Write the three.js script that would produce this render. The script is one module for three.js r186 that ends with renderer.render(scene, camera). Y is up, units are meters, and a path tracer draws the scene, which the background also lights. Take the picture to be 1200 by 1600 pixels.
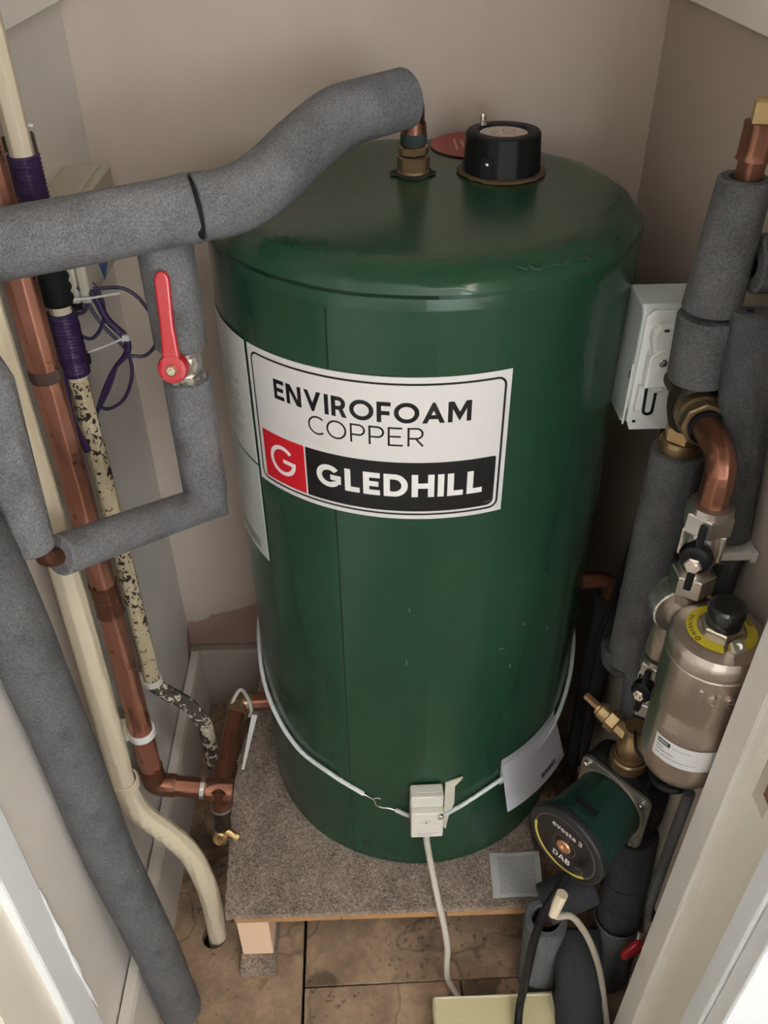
import * as THREE from 'three';
import { mergeGeometries, toCreasedNormals } from 'three/addons/utils/BufferGeometryUtils.js';
import { RoundedBoxGeometry } from 'three/addons/geometries/RoundedBoxGeometry.js';
import { RectAreaLightUniformsLib } from 'three/addons/lights/RectAreaLightUniformsLib.js';
import { FontLoader } from 'three/addons/loaders/FontLoader.js';
import { TextGeometry } from 'three/addons/geometries/TextGeometry.js';

// ---------------------------------------------------------------- camera, light, exposure
const scene = new THREE.Scene();
const V = (x, y, z) => new THREE.Vector3(x, y, z);
const camera = new THREE.PerspectiveCamera(60.69, 1200 / 1600, 0.02, 30);
camera.position.set(-0.0638, 1.3287, 0.9189);
camera.up.set(0.02557872, 0.79282593, -0.60891114);
camera.lookAt(-0.0638 + 0.01694905, 1.3287 - 0.60936682, 0.9189 - 0.79270727);
camera.updateProjectionMatrix();

const renderer = new THREE.WebGLRenderer({ antialias: true });
renderer.toneMapping = THREE.LinearToneMapping;
renderer.toneMappingExposure = 1.52;
renderer.shadowMap.enabled = true;
RectAreaLightUniformsLib.init();
scene.background = new THREE.Color(0.90, 0.95, 1.0);   // overcast daylight beyond the added landing windows
scene.backgroundIntensity = 8.0;
const ADDED_LAMP = { color: new THREE.Color(1.0, 0.92, 0.83), power: 9, x: 0.55, y: 2.33, z: 1.15, s: 0.36 };

// ---------------------------------------------------------------- helpers
let seed = 7;
const rnd = () => { seed = (seed + 0x6d2b79f5) | 0; let t = Math.imul(seed ^ (seed >>> 15), 1 | seed); t = (t + Math.imul(t ^ (t >>> 7), 61 | t)) ^ t; return ((t ^ (t >>> 14)) >>> 0) / 4294967296; };
const clamp = (x, a = 0, b = 1) => Math.min(b, Math.max(a, x));
const mix = (a, b, t) => a + (b - a) * t;
const sstep = (a, b, x) => { const t = clamp((x - a) / (b - a)); return t * t * (3 - 2 * t); };

const PERM = new Float32Array(65536); for (let i = 0; i < 65536; i++) PERM[i] = rnd();
function vnoise(x, y, per) {            // value noise, tiles every `per` cells
  const xi = Math.floor(x), yi = Math.floor(y), fx = x - xi, fy = y - yi, m = (v) => ((v % per) + per) % per;
  const h = (a, b) => PERM[(m(a) * 251 + m(b) * 8191 + per * 17) & 65535], s = fx * fx * (3 - 2 * fx), t = fy * fy * (3 - 2 * fy);
  return mix(mix(h(xi, yi), h(xi + 1, yi), s), mix(h(xi, yi + 1), h(xi + 1, yi + 1), s), t);
}
function fbm(u, v, f, oct) { let s = 0, a = 1, n = 0; for (let i = 0; i < oct; i++) { s += a * vnoise(u * f, v * f, f); n += a; a *= 0.5; f *= 2; } return s / n; }
function dataTex(N, M, fn, srgb = true) {   // fn(u, v, px, py) -> [r,g,b] in 0..1
  const d = new Uint8Array(N * M * 4);
  for (let y = 0; y < M; y++) for (let x = 0; x < N; x++) {
    const c = fn((x + 0.5) / N, (y + 0.5) / M, x, y), i = (y * N + x) * 4;
    for (let k = 0; k < 3; k++) d[i + k] = clamp(c[k]) * 255;
    d[i + 3] = 255;
  }
  const t = new THREE.DataTexture(d, N, M); t.wrapS = t.wrapT = THREE.RepeatWrapping; t.magFilter = THREE.LinearFilter; t.minFilter = THREE.LinearMipmapLinearFilter; t.generateMipmaps = true;
  if (srgb) t.colorSpace = THREE.SRGBColorSpace; t.needsUpdate = true; return t;
}
function tile(t, sx, sy = sx) { const c = t.clone(); c.repeat.set(1 / sx, 1 / sy); c.needsUpdate = true; return c; }   // one tile every sx metres
function canvasTex(w, h, draw) { const c = document.createElement('canvas'); c.width = w; c.height = h; const g = c.getContext('2d'); draw(g, w, h); const t = new THREE.CanvasTexture(c); t.colorSpace = THREE.SRGBColorSpace; t.anisotropy = 8; return t; }
const std = (o) => new THREE.MeshStandardMaterial(o);
const phys = (o) => new THREE.MeshPhysicalMaterial(o);
const lin = (r, g, b) => new THREE.Color().setRGB(r, g, b);

const used = new Map();
function numbered(n) { const k = used.get(n) || 0; used.set(n, k + 1); return k ? n + '_' + String(k).padStart(3, '0') : n; }
const baseOf = new Map();
function thing(name, label, category, base = [0, 0, 0], group) {
  const o = new THREE.Group(); o.name = numbered(name); o.position.set(...base); scene.add(o); baseOf.set(o, V(...base));
  o.userData = { label, category }; if (group) o.userData.group = group; return o;
}
function structure(name) { const o = new THREE.Group(); o.name = name; o.userData.kind = 'structure'; scene.add(o); baseOf.set(o, V(0, 0, 0)); return o; }
function part(parent, name, geo, mat, label) {       // geometry in world coordinates -> child of a thing or of a part
  const list = Array.isArray(geo) ? mergeGeometries(geo.map((g) => norm(g))) : geo;
  const b = baseOf.get(parent), g = list.clone(); g.translate(-b.x, -b.y, -b.z);
  const m = new THREE.Mesh(g, mat); m.name = name; m.castShadow = m.receiveShadow = true; if (label) m.userData.label = label;
  parent.add(m); baseOf.set(m, b.clone()); return m;
}
function solo(name, label, category, geo, mat, group) { const t = thing(name, label, category, [0, 0, 0], group); part(t, 'body', geo, mat); return t; }
function norm(g) { let o = g.index ? g.toNonIndexed() : g; for (const k of Object.keys(o.attributes)) if (!['position', 'normal', 'uv'].includes(k)) o.deleteAttribute(k); if (!o.attributes.uv) o.setAttribute('uv', new THREE.BufferAttribute(new Float32Array(o.attributes.position.count * 2), 2)); return o; }
function uvBox(g) {                     // uv in metres from the face direction
  const o = norm(g), p = o.attributes.position, n = o.attributes.normal, uv = o.attributes.uv;
  for (let i = 0; i < p.count; i++) {
    const a = Math.abs(n.getX(i)), b = Math.abs(n.getY(i)), c = Math.abs(n.getZ(i));
    if (a >= b && a >= c) uv.setXY(i, p.getZ(i), p.getY(i)); else if (b >= c) uv.setXY(i, p.getX(i), p.getZ(i)); else uv.setXY(i, p.getX(i), p.getY(i));
  }
  return o;
}
const box = (x0, x1, y0, y1, z0, z1) => uvBox(new THREE.BoxGeometry(x1 - x0, y1 - y0, z1 - z0).translate((x0 + x1) / 2, (y0 + y1) / 2, (z0 + z1) / 2));
const rbox = (x0, x1, y0, y1, z0, z1, r, s = 2) => uvBox(new RoundedBoxGeometry(x1 - x0, y1 - y0, z1 - z0, s, r).translate((x0 + x1) / 2, (y0 + y1) / 2, (z0 + z1) / 2));
function orient(g, at, dir, spin = 0) {  // turns a +y geometry into dir and moves it to at
  const q = new THREE.Quaternion().setFromUnitVectors(V(0, 1, 0), V(...dir).normalize());
  if (spin) g.rotateY(spin); g.applyQuaternion(q); g.translate(...at); return g;
}
function frameOf(g, at, ex, ey, ez) { const m = new THREE.Matrix4().makeBasis(V(...ex).normalize(), V(...ey).normalize(), V(...ez).normalize()); m.setPosition(...at); g.applyMatrix4(m); return g; }
const lathe = (prof, seg = 40, crease = 0.55) => toCreasedNormals(norm(new THREE.LatheGeometry(prof.map(([r, y]) => new THREE.Vector2(Math.max(r, 1e-5), y)), seg)), crease);
const cyl = (r0, r1, y0, y1, seg = 32) => lathe([[0, y0], [r0 - 0.0004, y0], [r0, y0 + 0.0004], [r1, y1 - 0.0004], [r1 - 0.0004, y1], [0, y1]], seg);
function hex(r, y0, y1, sides = 6, bevel = 0.0012) {   // chamfered nut along y
  const s = new THREE.Shape(); for (let i = 0; i < sides; i++) { const a = (i / sides) * Math.PI * 2; i ? s.lineTo((r - bevel) * Math.cos(a), (r - bevel) * Math.sin(a)) : s.moveTo((r - bevel), 0); } s.closePath();
  const g = new THREE.ExtrudeGeometry(s, { depth: y1 - y0 - 2 * bevel, bevelEnabled: true, bevelThickness: bevel, bevelSize: bevel, bevelSegments: 1, curveSegments: 1 });
  g.rotateX(-Math.PI / 2); g.translate(0, y0 + bevel, 0); return norm(g);
}
const smooth = (pts, n = 40) => new THREE.CatmullRomCurve3(pts.map((p) => V(...p)), false, 'centripetal').getPoints(n);
function fillet(pts, R, n = 10) {        // polyline with rounded bends
  const P = pts.map((p) => V(...p)), out = [P[0]];
  for (let i = 1; i < P.length - 1; i++) {
    const a = P[i - 1].clone().sub(P[i]), b = P[i + 1].clone().sub(P[i]), th = a.angleTo(b), t = Math.min(R / Math.tan(th / 2), a.length() * 0.49, b.length() * 0.49);
    const A = P[i].clone().addScaledVector(a.normalize(), t), B = P[i].clone().addScaledVector(b.normalize(), t);
    for (let k = 0; k <= n; k++) { const u = k / n; out.push(A.clone().multiplyScalar((1 - u) * (1 - u)).addScaledVector(P[i], 2 * u * (1 - u)).addScaledVector(B, u * u)); }
  }
  out.push(P[P.length - 1]); return out;
}
function densify(pts, step) { const P = pts.map((p) => (p.isVector3 ? p : V(...p))), out = [P[0]]; for (let i = 1; i < P.length; i++) { const n = Math.max(1, Math.ceil(P[i].distanceTo(P[i - 1]) / step)); for (let k = 1; k <= n; k++) out.push(P[i - 1].clone().lerp(P[i], k / n)); } return out; }
// a round section swept along a path; r is a number or a function of the length run; inner makes it a hollow sleeve with cut ends
function sweep(path, r, { seg = 28, inner = 0, bevel = 0.002, wob = null, crease = 0.7, deep = 0.03 } = {}) {
  const P = path.map((p) => (p.isVector3 ? p.clone() : V(...p))).filter((p, i, a) => !i || p.distanceTo(a[i - 1]) > 1e-6), L = [0];
  for (let i = 1; i < P.length; i++) L.push(L[i - 1] + P[i].distanceTo(P[i - 1]));
  const D = P.map((p, i) => (i < P.length - 1 ? P[i + 1].clone().sub(p) : p.clone().sub(P[i - 1])).normalize()), rings = [], rf = typeof r === 'function' ? r : () => r;
  let nrm = Math.abs(D[0].y) < 0.9 ? V(0, 1, 0) : V(0, 0, -1);
  const ring = (p, t, e, k, rad, l, w = 1) => {
    nrm = nrm.clone().addScaledVector(t, -nrm.dot(t)).normalize(); const b = t.clone().cross(nrm), row = [];
    for (let i = 0; i <= seg; i++) { const a = (i / seg) * Math.PI * 2, o = nrm.clone().multiplyScalar(Math.cos(a)).addScaledVector(b, Math.sin(a)); if (e) o.addScaledVector(e, o.dot(e) * (k - 1)); row.push(p.clone().addScaledVector(o, rad * (wob && w ? 1 + wob(a, l) : 1))); }
    rings.push({ row, l, rad });
  };
  const N = P.length, T = L[N - 1];
  if (inner) { ring(P[0].clone().addScaledVector(D[0], deep), D[0], null, 1, inner, -0.03 , 0); ring(P[0], D[0], null, 1, inner, -bevel, 0); ring(P[0], D[0], null, 1, rf(0, T) - bevel, -bevel * 0.5); ring(P[0].clone().addScaledVector(D[0], bevel), D[0], null, 1, rf(0, T), bevel); }
  else { ring(P[0], D[0], null, 1, 1e-5, 0, 0); ring(P[0], D[0], null, 1, rf(0, T), 0); }
  for (let i = 1; i < N - 1; i++) {
    const t = D[i - 1].clone().add(D[i]).normalize(), e = D[i].clone().sub(D[i - 1]); const c = clamp(D[i - 1].dot(D[i]), -1, 1), k = 1 / Math.sqrt((1 + c) / 2);
    ring(P[i], t, e.length() > 1e-5 ? e.normalize() : null, Math.min(k, 3), rf(L[i], T), L[i]);
  }
  const t = D[N - 1];
  if (inner) { ring(P[N - 1].clone().addScaledVector(t, -bevel), t, null, 1, rf(T, T), T - bevel); ring(P[N - 1], t, null, 1, rf(T, T) - bevel, T + bevel * 0.5); ring(P[N - 1], t, null, 1, inner, T + bevel, 0); ring(P[N - 1].clone().addScaledVector(t, -deep), t, null, 1, inner, T + 0.03, 0); }
  else { ring(P[N - 1], t, null, 1, rf(T, T), T); ring(P[N - 1], t, null, 1, 1e-5, T, 0); }
  const pos = [], uv = [], idx = [], w = seg + 1, mean = rf(T / 2, T);
  for (const g of rings) g.row.forEach((p, i) => { pos.push(p.x, p.y, p.z); uv.push((i / seg) * 2 * Math.PI * mean, g.l); });
  for (let j = 0; j < rings.length - 1; j++) for (let i = 0; i < seg; i++) { const a = j * w + i, b = a + 1, c = a + w, d = c + 1; idx.push(a, b, c, b, d, c); }
  const g = new THREE.BufferGeometry(); g.setAttribute('position', new THREE.Float32BufferAttribute(pos, 3)); g.setAttribute('uv', new THREE.Float32BufferAttribute(uv, 2)); g.setIndex(idx);
  g.computeVertexNormals(); return toCreasedNormals(norm(g), crease);
}
const extrude = (shape, depth, bevel = 0, seg = 2) => norm(new THREE.ExtrudeGeometry(shape, { depth: depth - 2 * bevel, bevelEnabled: bevel > 0, bevelThickness: bevel, bevelSize: bevel, bevelOffset: -bevel, bevelSegments: seg, curveSegments: 10 }).translate(0, 0, bevel));
function rrect(w, h, r) { const s = new THREE.Shape(), a = w / 2, b = h / 2; s.moveTo(-a + r, -b); s.lineTo(a - r, -b); s.quadraticCurveTo(a, -b, a, -b + r); s.lineTo(a, b - r); s.quadraticCurveTo(a, b, a - r, b); s.lineTo(-a + r, b); s.quadraticCurveTo(-a, b, -a, b - r); s.lineTo(-a, -b + r); s.quadraticCurveTo(-a, -b, -a + r, -b); return s; }
const poly = (pts) => { const s = new THREE.Shape(); pts.forEach(([x, y], i) => (i ? s.lineTo(x, y) : s.moveTo(x, y))); s.closePath(); return s; };

// ---------------------------------------------------------------- materials
const speck = (N, blur) => { const a = new Float32Array(N * N); for (let i = 0; i < a.length; i++) a[i] = rnd(); const b = new Float32Array(N * N); for (let y = 0; y < N; y++) for (let x = 0; x < N; x++) { let s = 0, n = 0; for (let j = -blur; j <= blur; j++) for (let i = -blur; i <= blur; i++) { const k = 1 / (1 + i * i + j * j); s += k * a[((y + j + N) % N) * N + ((x + i + N) % N)]; n += k; } b[y * N + x] = s / n; } return b; };
const SP = speck(512, 2), SPN = (x, y) => SP[(y & 511) * 512 + (x & 511)];
const foamTex = dataTex(512, 512, (u, v, x, y) => { const s = (SPN(x, y) - 0.5) * 0.9, f = (fbm(u, v, 6, 4) - 0.5) * 0.22; const k = 0.82 + s + f; return [k * 0.985, k * 0.99, k * 1.01]; });
const foamBump = dataTex(512, 512, (u, v, x, y) => { const s = SPN(x, y) * 0.8 + fbm(u, v, 24, 3) * 0.4; return [s, s, s]; }, false);
const foam = (r, g, b) => std({ color: lin(r, g, b), roughness: 0.95, map: tile(foamTex, 0.14), bumpMap: tile(foamBump, 0.14), bumpScale: 0.0010 });
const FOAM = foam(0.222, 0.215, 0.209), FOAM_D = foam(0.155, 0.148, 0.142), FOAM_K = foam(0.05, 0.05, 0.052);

const copperTex = dataTex(256, 512, (u, v) => { const a = fbm(u, v, 4, 5), b = fbm(u + 0.37, v, 9, 4), k = sstep(0.5, 0.75, a); return [mix(0.88, 0.70, k) - b * 0.08, mix(0.68, 0.52, k) - b * 0.1, mix(0.60, 0.44, k) - b * 0.1]; });
const copperRough = dataTex(256, 256, (u, v) => { const a = fbm(u, v, 6, 5); return [a, 0.25 + a * 0.5, a]; }, false);
const COPPER = std({ color: lin(0.86, 0.78, 0.76), metalness: 0.92, roughness: 0.74, map: tile(copperTex, 0.12, 0.4), roughnessMap: tile(copperRough, 0.1) });
const COPPER_OLD = std({ color: lin(0.36, 0.30, 0.26), metalness: 0.85, roughness: 0.8, map: tile(copperTex, 0.1, 0.2), roughnessMap: tile(copperRough, 0.1) });
const BRASS = std({ color: lin(0.46, 0.32, 0.16), metalness: 0.9, roughness: 0.75, roughnessMap: tile(copperRough, 0.06) });
const BRASS_OLD = std({ color: lin(0.27, 0.185, 0.10), metalness: 0.85, roughness: 0.8, roughnessMap: tile(copperRough, 0.05) });
const CHROME = std({ color: lin(0.72, 0.70, 0.66), metalness: 1, roughness: 0.24 });
const CHROME_S = std({ color: lin(0.55, 0.52, 0.48), metalness: 1, roughness: 0.36 });
const STEEL = std({ color: lin(0.55, 0.48, 0.42), metalness: 0.95, roughness: 0.42 });
const SOLDER = std({ color: lin(0.45, 0.44, 0.43), metalness: 0.9, roughness: 0.5 });
const BLACK = phys({ color: lin(0.006, 0.006, 0.0065), roughness: 0.5, specularIntensity: 0.5 });
const BLACK_M = phys({ color: lin(0.008, 0.008, 0.008), roughness: 0.8, specularIntensity: 0.5 });
const WHITE_P = std({ color: lin(0.70, 0.70, 0.66), roughness: 0.4 });
const WHITE_C = std({ color: lin(0.62, 0.59, 0.52), roughness: 0.5 });
const CREAM_P = std({ color: lin(0.62, 0.53, 0.38), roughness: 0.45, bumpMap: tile(dataTex(128, 128, (u, v) => { const k = fbm(u, v, 6, 4); return [k, k, k]; }, false), 0.08), bumpScale: 0.0008 });
const RED_P = phys({ color: lin(0.46, 0.018, 0.024), roughness: 0.35, clearcoat: 0.4 });
const PURPLE = std({ color: lin(0.032, 0.012, 0.060), roughness: 0.5 });
const WIRE = std({ color: lin(0.030, 0.020, 0.055), roughness: 0.5 });
const CREAM_BOX = std({ color: lin(0.60, 0.56, 0.45), roughness: 0.5 });

// paint on plaster: fine roller stipple
const stip = dataTex(256, 256, (u, v, x, y) => { const k = fbm(u, v, 8, 5) * 0.6 + SPN(x * 1, y * 1) * 0.4; return [k, k, k]; }, false);
const paint = (r, g, b, rough = 0.7) => std({ color: lin(r, g, b), roughness: rough, bumpMap: tile(stip, 0.25), bumpScale: 0.0007 });
const GLOSS_W = paint(0.86, 0.86, 0.86, 0.35), GLOSS_C = paint(0.84, 0.78, 0.65, 0.35), GLOSS_L = paint(0.80, 0.755, 0.69, 0.42);
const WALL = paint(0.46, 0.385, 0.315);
const HALL = paint(0.80, 0.75, 0.68);

// ---------------------------------------------------------------- the setting
const XL = -0.4009, XR = 0.2987, ZB = -0.2314, ZF = 0.45;
// bare pink plaster shows low down on the back and left walls where the paint stops
const pinkEdge = (x) => 0.205 + 0.03 * sstep(-0.37, -0.33, x) + (fbm(x * 2 + 3.1, 0.3, 16, 3) - 0.5) * 0.03;
function wallTex(flip) {
  return dataTex(512, 512, (u, v) => {          // covers 0.8 m x 0.8 m, u = across, v = up from the floor
    const X = flip ? -0.231 + u * 0.8 : -0.45 + u * 0.8, Y = v * 0.8, n = (fbm(u, v, 10, 5) - 0.5) * 0.05;
    const edge = flip ? 0.20 - sstep(-0.231, -0.13, X) * 0.16 + (fbm(u, 0.2, 20, 3) - 0.5) * 0.05 : pinkEdge(X);
    const bare = 1 - sstep(edge - 0.002, edge + 0.002, Y + (fbm(u, v, 40, 3) - 0.5) * 0.012);
    const P = [0.62 + n * 2, 0.51 + n * 2, 0.455 + n * 2], W = flip ? [0.85 + n, 0.82 + n, 0.785 + n] : [0.725 + n, 0.665 + n, 0.605 + n];
    return W.map((c, i) => mix(c, P[i], bare));
  });
}
const paintTex = (t, ox, oy) => { const c = t.clone(); c.wrapS = c.wrapT = THREE.ClampToEdgeWrapping; c.repeat.set(1 / 0.8, 1 / 0.8); c.offset.set(-ox / 0.8, -oy / 0.8); c.needsUpdate = true; return c; };
const WALL_BACK = std({ map: paintTex(wallTex(false), -0.45, 0), roughness: 0.7, bumpMap: tile(stip, 0.25), bumpScale: 0.0007 });
const WALL_LEFT = std({ map: paintTex(wallTex(true), -0.231, 0), roughness: 0.6, bumpMap: tile(stip, 0.25), bumpScale: 0.0007 });
{
  const H = 2.4, s = (n, g, m) => part(structure(n), 'plaster', g, m);
  s('wall_left', box(XL - 0.05, XL, 0, H, -0.2314, ZF), WALL_LEFT);
  s('wall_back', box(XL - 0.05, XR + 0.06, 0, H, ZB - 0.05, ZB), WALL_BACK);
  s('wall_right', box(XR, XR + 0.06, 0, H, ZB, 0.5595), WALL);
  const f = structure('wall_front');                        // door opening from x -0.40 to 0.262, head at 1.98
  part(f, 'plaster', box(-1.35, -0.46, 0, H, 0.46, 0.56), HALL); part(f, 'plaster', box(0.359, 1.45, 0, H, 0.46, 0.56), HALL); part(f, 'plaster', box(-0.46, 0.359, 2.0, H, 0.46, 0.56), HALL);
  s('ceiling', box(-1.4, 1.5, H, H + 0.05, ZB - 0.05, 2.85), paint(0.80, 0.78, 0.74));
  { const hl = structure('wall_hall_left'); part(hl, 'plaster', box(-1.40, -1.35, 0, H, 0.46, 0.75), HALL); part(hl, 'plaster', box(-1.40, -1.35, 0, H, 2.05, 2.85), HALL); part(hl, 'plaster', box(-1.40, -1.35, 0, 0.9, 0.75, 2.05), HALL); part(hl, 'plaster', box(-1.40, -1.35, 2.1, H, 0.75, 2.05), HALL);
    const w2 = structure('added_window_2'); part(w2, 'frame', [box(-1.39, -1.35, 0.9, 0.95, 0.75, 2.05), box(-1.39, -1.35, 2.05, 2.1, 0.75, 2.05), box(-1.39, -1.35, 0.95, 2.05, 0.75, 0.80), box(-1.39, -1.35, 0.95, 2.05, 2.0, 2.05)], GLOSS_W); part(w2, 'pane', box(-1.375, -1.37, 0.95, 2.05, 0.80, 2.0), phys({ color: lin(1, 1, 1), transmission: 1, thickness: 0, roughness: 0 })); }  // unseen side window, added to brighten the right door jamb
  s('wall_hall_right', box(1.45, 1.50, 0, H, 0.46, 2.85), HALL);
  const hb = structure('wall_hall_back');                   // with an opening for the added window
  part(hb, 'plaster', box(-1.35, 0.0, 0, H, 2.8, 2.85), HALL); part(hb, 'plaster', box(1.3, 1.45, 0, H, 2.8, 2.85), HALL);
  part(hb, 'plaster', box(0.0, 1.3, 0, 0.9, 2.8, 2.85), HALL); part(hb, 'plaster', box(0.0, 1.3, 2.1, H, 2.8, 2.85), HALL);
  const w = structure('added_window_1');  // unseen window, added to bring daylight to the cupboard
  part(w, 'frame', [box(0.0, 1.3, 0.9, 0.95, 2.8, 2.84), box(0.0, 1.3, 2.05, 2.1, 2.8, 2.84), box(0.0, 0.05, 0.95, 2.05, 2.8, 2.84), box(1.25, 1.3, 0.95, 2.05, 2.8, 2.84), box(0.63, 0.67, 0.95, 2.05, 2.8, 2.84)], GLOSS_W);
  const pane = phys({ color: lin(1, 1, 1), transmission: 1, thickness: 0, roughness: 0 });
  part(w, 'pane', box(0.05, 0.63, 0.95, 2.05, 2.815, 2.82), pane); part(w, 'pane', box(0.67, 1.25, 0.95, 2.05, 2.815, 2.82), pane);
  s('floor_hall', box(-1.4, 1.5, -0.03, -0.002, 0.56, 2.85), paint(0.16, 0.135, 0.11, 0.95));
}
// shelf bearers, just below eye level
for (const [n, x0, x1] of [['trim_1', XL, XL + 0.012], ['trim_2', XR - 0.012, XR]]) part(structure(n), 'batten', rbox(x0, x1, 1.191, 1.235, ZB, 0.44, 0.002), GLOSS_L);

// floor: chipboard sheets butted together, stained
const chip = (ox) => dataTex(512, 512, (u, v, x, y) => {
  const a = fbm(u + ox, v, 5, 6), b = fbm(u, v + ox, 14, 5), c = fbm(u + ox, v + 0.4, 40, 3), st = sstep(0.58, 0.70, a), ring = Math.exp(-Math.pow((fbm(u + ox * 2, v, 4, 4) - 0.52) / 0.012, 2)), dots = sstep(0.72, 0.78, fbm(u + 0.2, v + ox, 64, 2)) * sstep(0.45, 0.6, fbm(u + 0.6, v + ox, 6, 2));
  let k = 0.86 + (b - 0.5) * 0.35 + (c - 0.5) * 0.16 + (SPN(x, y) - 0.5) * 0.18; k *= 1 - 0.36 * st; k *= 1 - 0.22 * ring; k *= 1 - 0.26 * dots;
  return [0.69 * k, 0.575 * k - 0.01 * st, 0.465 * k - 0.02 * st];
});
const chipMats = [0.1, 0.37, 0.63, 0.81].map((o) => std({ map: tile(chip(o), 0.42), roughness: 0.75, bumpMap: tile(stip, 0.12), bumpScale: 0.0012 }));
{
  const f = structure('floor'), g = 0.0006, T = 0.022, top = 0;
  const sheet = (pts, m, hole) => { const s = poly(pts.map(([x, z]) => [x, -z])); if (hole) { const h = new THREE.Path(); h.absellipse(hole[0], -hole[1], hole[2], hole[3], 0, Math.PI * 2); s.holes.push(h); } const e = extrude(s, T, 0.0008, 1); e.rotateX(-Math.PI / 2); e.translate(0, top - T, 0); part(f, 'floorboard', uvBox(e), m); };
  sheet([[-0.46, -0.24], [-0.18 - g, -0.24], [-0.18 - g, 0.232], [-0.1755 - g, 0.56], [-0.46, 0.56]], chipMats[0], [-0.317, 0.243, 0.019, 0.021]);
  sheet([[-0.18 + g, -0.24], [0.30, -0.24], [0.30, 0.318], [-0.176 + g, 0.324]], chipMats[1]);
  sheet([[-0.176 + g, 0.3265], [0.052, 0.3225], [0.056, 0.56], [-0.173 + g, 0.56]], chipMats[2]);
  sheet([[0.0545, 0.3225], [0.30, 0.3205], [0.30, 0.56], [0.0585, 0.56]], chipMats[3]);
  part(f, 'subfloor', box(-0.46, 0.30, -0.040, -0.030, -0.24, 0.56), std({ color: lin(0.02, 0.018, 0.015), roughness: 1 }));
}
// skirting boards with a dark shrinkage gap behind
{
  const prof = (n) => { const s = new THREE.Shape(); s.moveTo(0.003, 0); s.lineTo(0.020, 0); s.lineTo(0.020, 0.138); s.lineTo(0.017, 0.1465); s.lineTo(0.003, 0.1465); s.closePath(); return s; };
  const a = extrude(prof(), 0.6575); a.translate(XL, 0, -0.2124); part(structure('baseboard_left'), 'board', uvBox(a), paint(0.62, 0.57, 0.50, 0.4));
  const b = extrude(prof(), 0.6995); b.rotateY(-Math.PI / 2); b.translate(XR, 0, ZB); part(structure('baseboard_back'), 'board', uvBox(b), paint(0.34, 0.28, 0.23, 0.6));  // back board colour darkened for the shade it stands in
}
// door lining: left jamb, head and right jamb
{
  const l = structure('trim_3');
  part(l, 'door_stop', rbox(-0.455, -0.3985, 0, 1.98, 0.4505, 0.494, 0.002), GLOSS_W);
  part(l, 'lining', box(-0.455, -0.408, 0, 1.98, 0.494, 0.56), GLOSS_C);
  part(l, 'architrave', rbox(-0.475, -0.412, 0, 2.05, 0.5605, 0.578, 0.004), GLOSS_W);
  const bead = (pts, w) => sweep(smooth(pts, 24), (q, T) => w * (0.35 + 0.65 * Math.sin(Math.PI * clamp(q / T, 0.03, 0.97))) * (1 + 0.4 * Math.sin(q * 90)), { seg: 8 });
  part(l, 'filler_bead', [bead([[-0.3995, 0.51, 0.4515], [-0.3985, 0.42, 0.452], [-0.399, 0.31, 0.450], [-0.3995, 0.24, 0.4455]], 0.0028)], GLOSS_W, 'cracked bead of filler along the joint');
  const h = structure('trim_4'); part(h, 'head', box(-0.455, 0.262, 1.98, 2.0, 0.45, 0.56), GLOSS_C); part(h, 'architrave', rbox(-0.475, 0.33, 2.0, 2.06, 0.5605, 0.578, 0.004), GLOSS_W);
  // the right jamb leans slightly: it is fitted out of plumb
  const lean = (g) => { const p = g.attributes.position; for (let i = 0; i < p.count; i++) p.setZ(i, p.getZ(i) + (p.getY(i) - 0.45) * 0.026); g.computeVertexNormals(); return g; };
  const r = structure('trim_5');
  part(r, 'door_stop', lean(rbox(0.2500, 0.2995, 0, 1.98, 0.418, 0.4555, 0.0025)), GLOSS_L);
  part(r, 'lining', [lean(box(0.262, 0.2995, 0, 0.668, 0.453, 0.524)), lean(box(0.262, 0.2995, 0.745, 1.98, 0.453, 0.524)), lean(box(0.262, 0.2995, 0.668, 0.745, 0.453, 0.470)), lean(box(0.262, 0.2995, 0.668, 0.745, 0.494, 0.524))], GLOSS_C);
  part(r, 'strike_mortice', lean(box(0.272, 0.2995, 0.668, 0.745, 0.470, 0.494)), std({ color: lin(0.16, 0.085, 0.04), roughness: 0.8 }), 'bare brown wood inside the latch mortice');
  part(r, 'reveal', lean(rbox(0.2515, 0.2995, 0, 1.98, 0.524, 0.549, 0.002)), GLOSS_W);
  part(r, 'architrave', lean(rbox(0.2545, 0.33, 0, 2.05, 0.5495, 0.572, 0.003)), GLOSS_W);
}
// unseen open door leaf, added as a pale reflector for the cylinder
part(structure('added_door_1'), 'leaf', rbox(-0.520, -0.482, 0.006, 1.975, 0.590, 1.250, 0.003), GLOSS_W);
// unseen ceiling lamp, added to light the cupboard from the hall
{
  const { x, y, z, s, color, power } = ADDED_LAMP, t = thing('added_ceiling_lamp', 'added square flat white lamp on the unseen landing ceiling, lighting the cupboard', 'lamp', [x, 2.4, z]);
  part(t, 'housing', rbox(x - s / 2 - 0.01, x + s / 2 + 0.01, y + 0.006, 2.399, z - s / 2 - 0.01, z + s / 2 + 0.01, 0.006), WHITE_P);
  part(t, 'diffuser', rbox(x - s / 2, x + s / 2, y, y + 0.007, z - s / 2, z + s / 2, 0.003), std({ color: lin(0.8, 0.8, 0.8), emissive: color, emissiveIntensity: 3 }));
  const L = new THREE.RectAreaLight(color, power, s, s); L.position.set(0, y - 0.004 - 2.4, 0); L.rotation.x = -Math.PI / 2; L.name = 'added_lamp_light'; t.add(L);
}
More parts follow.
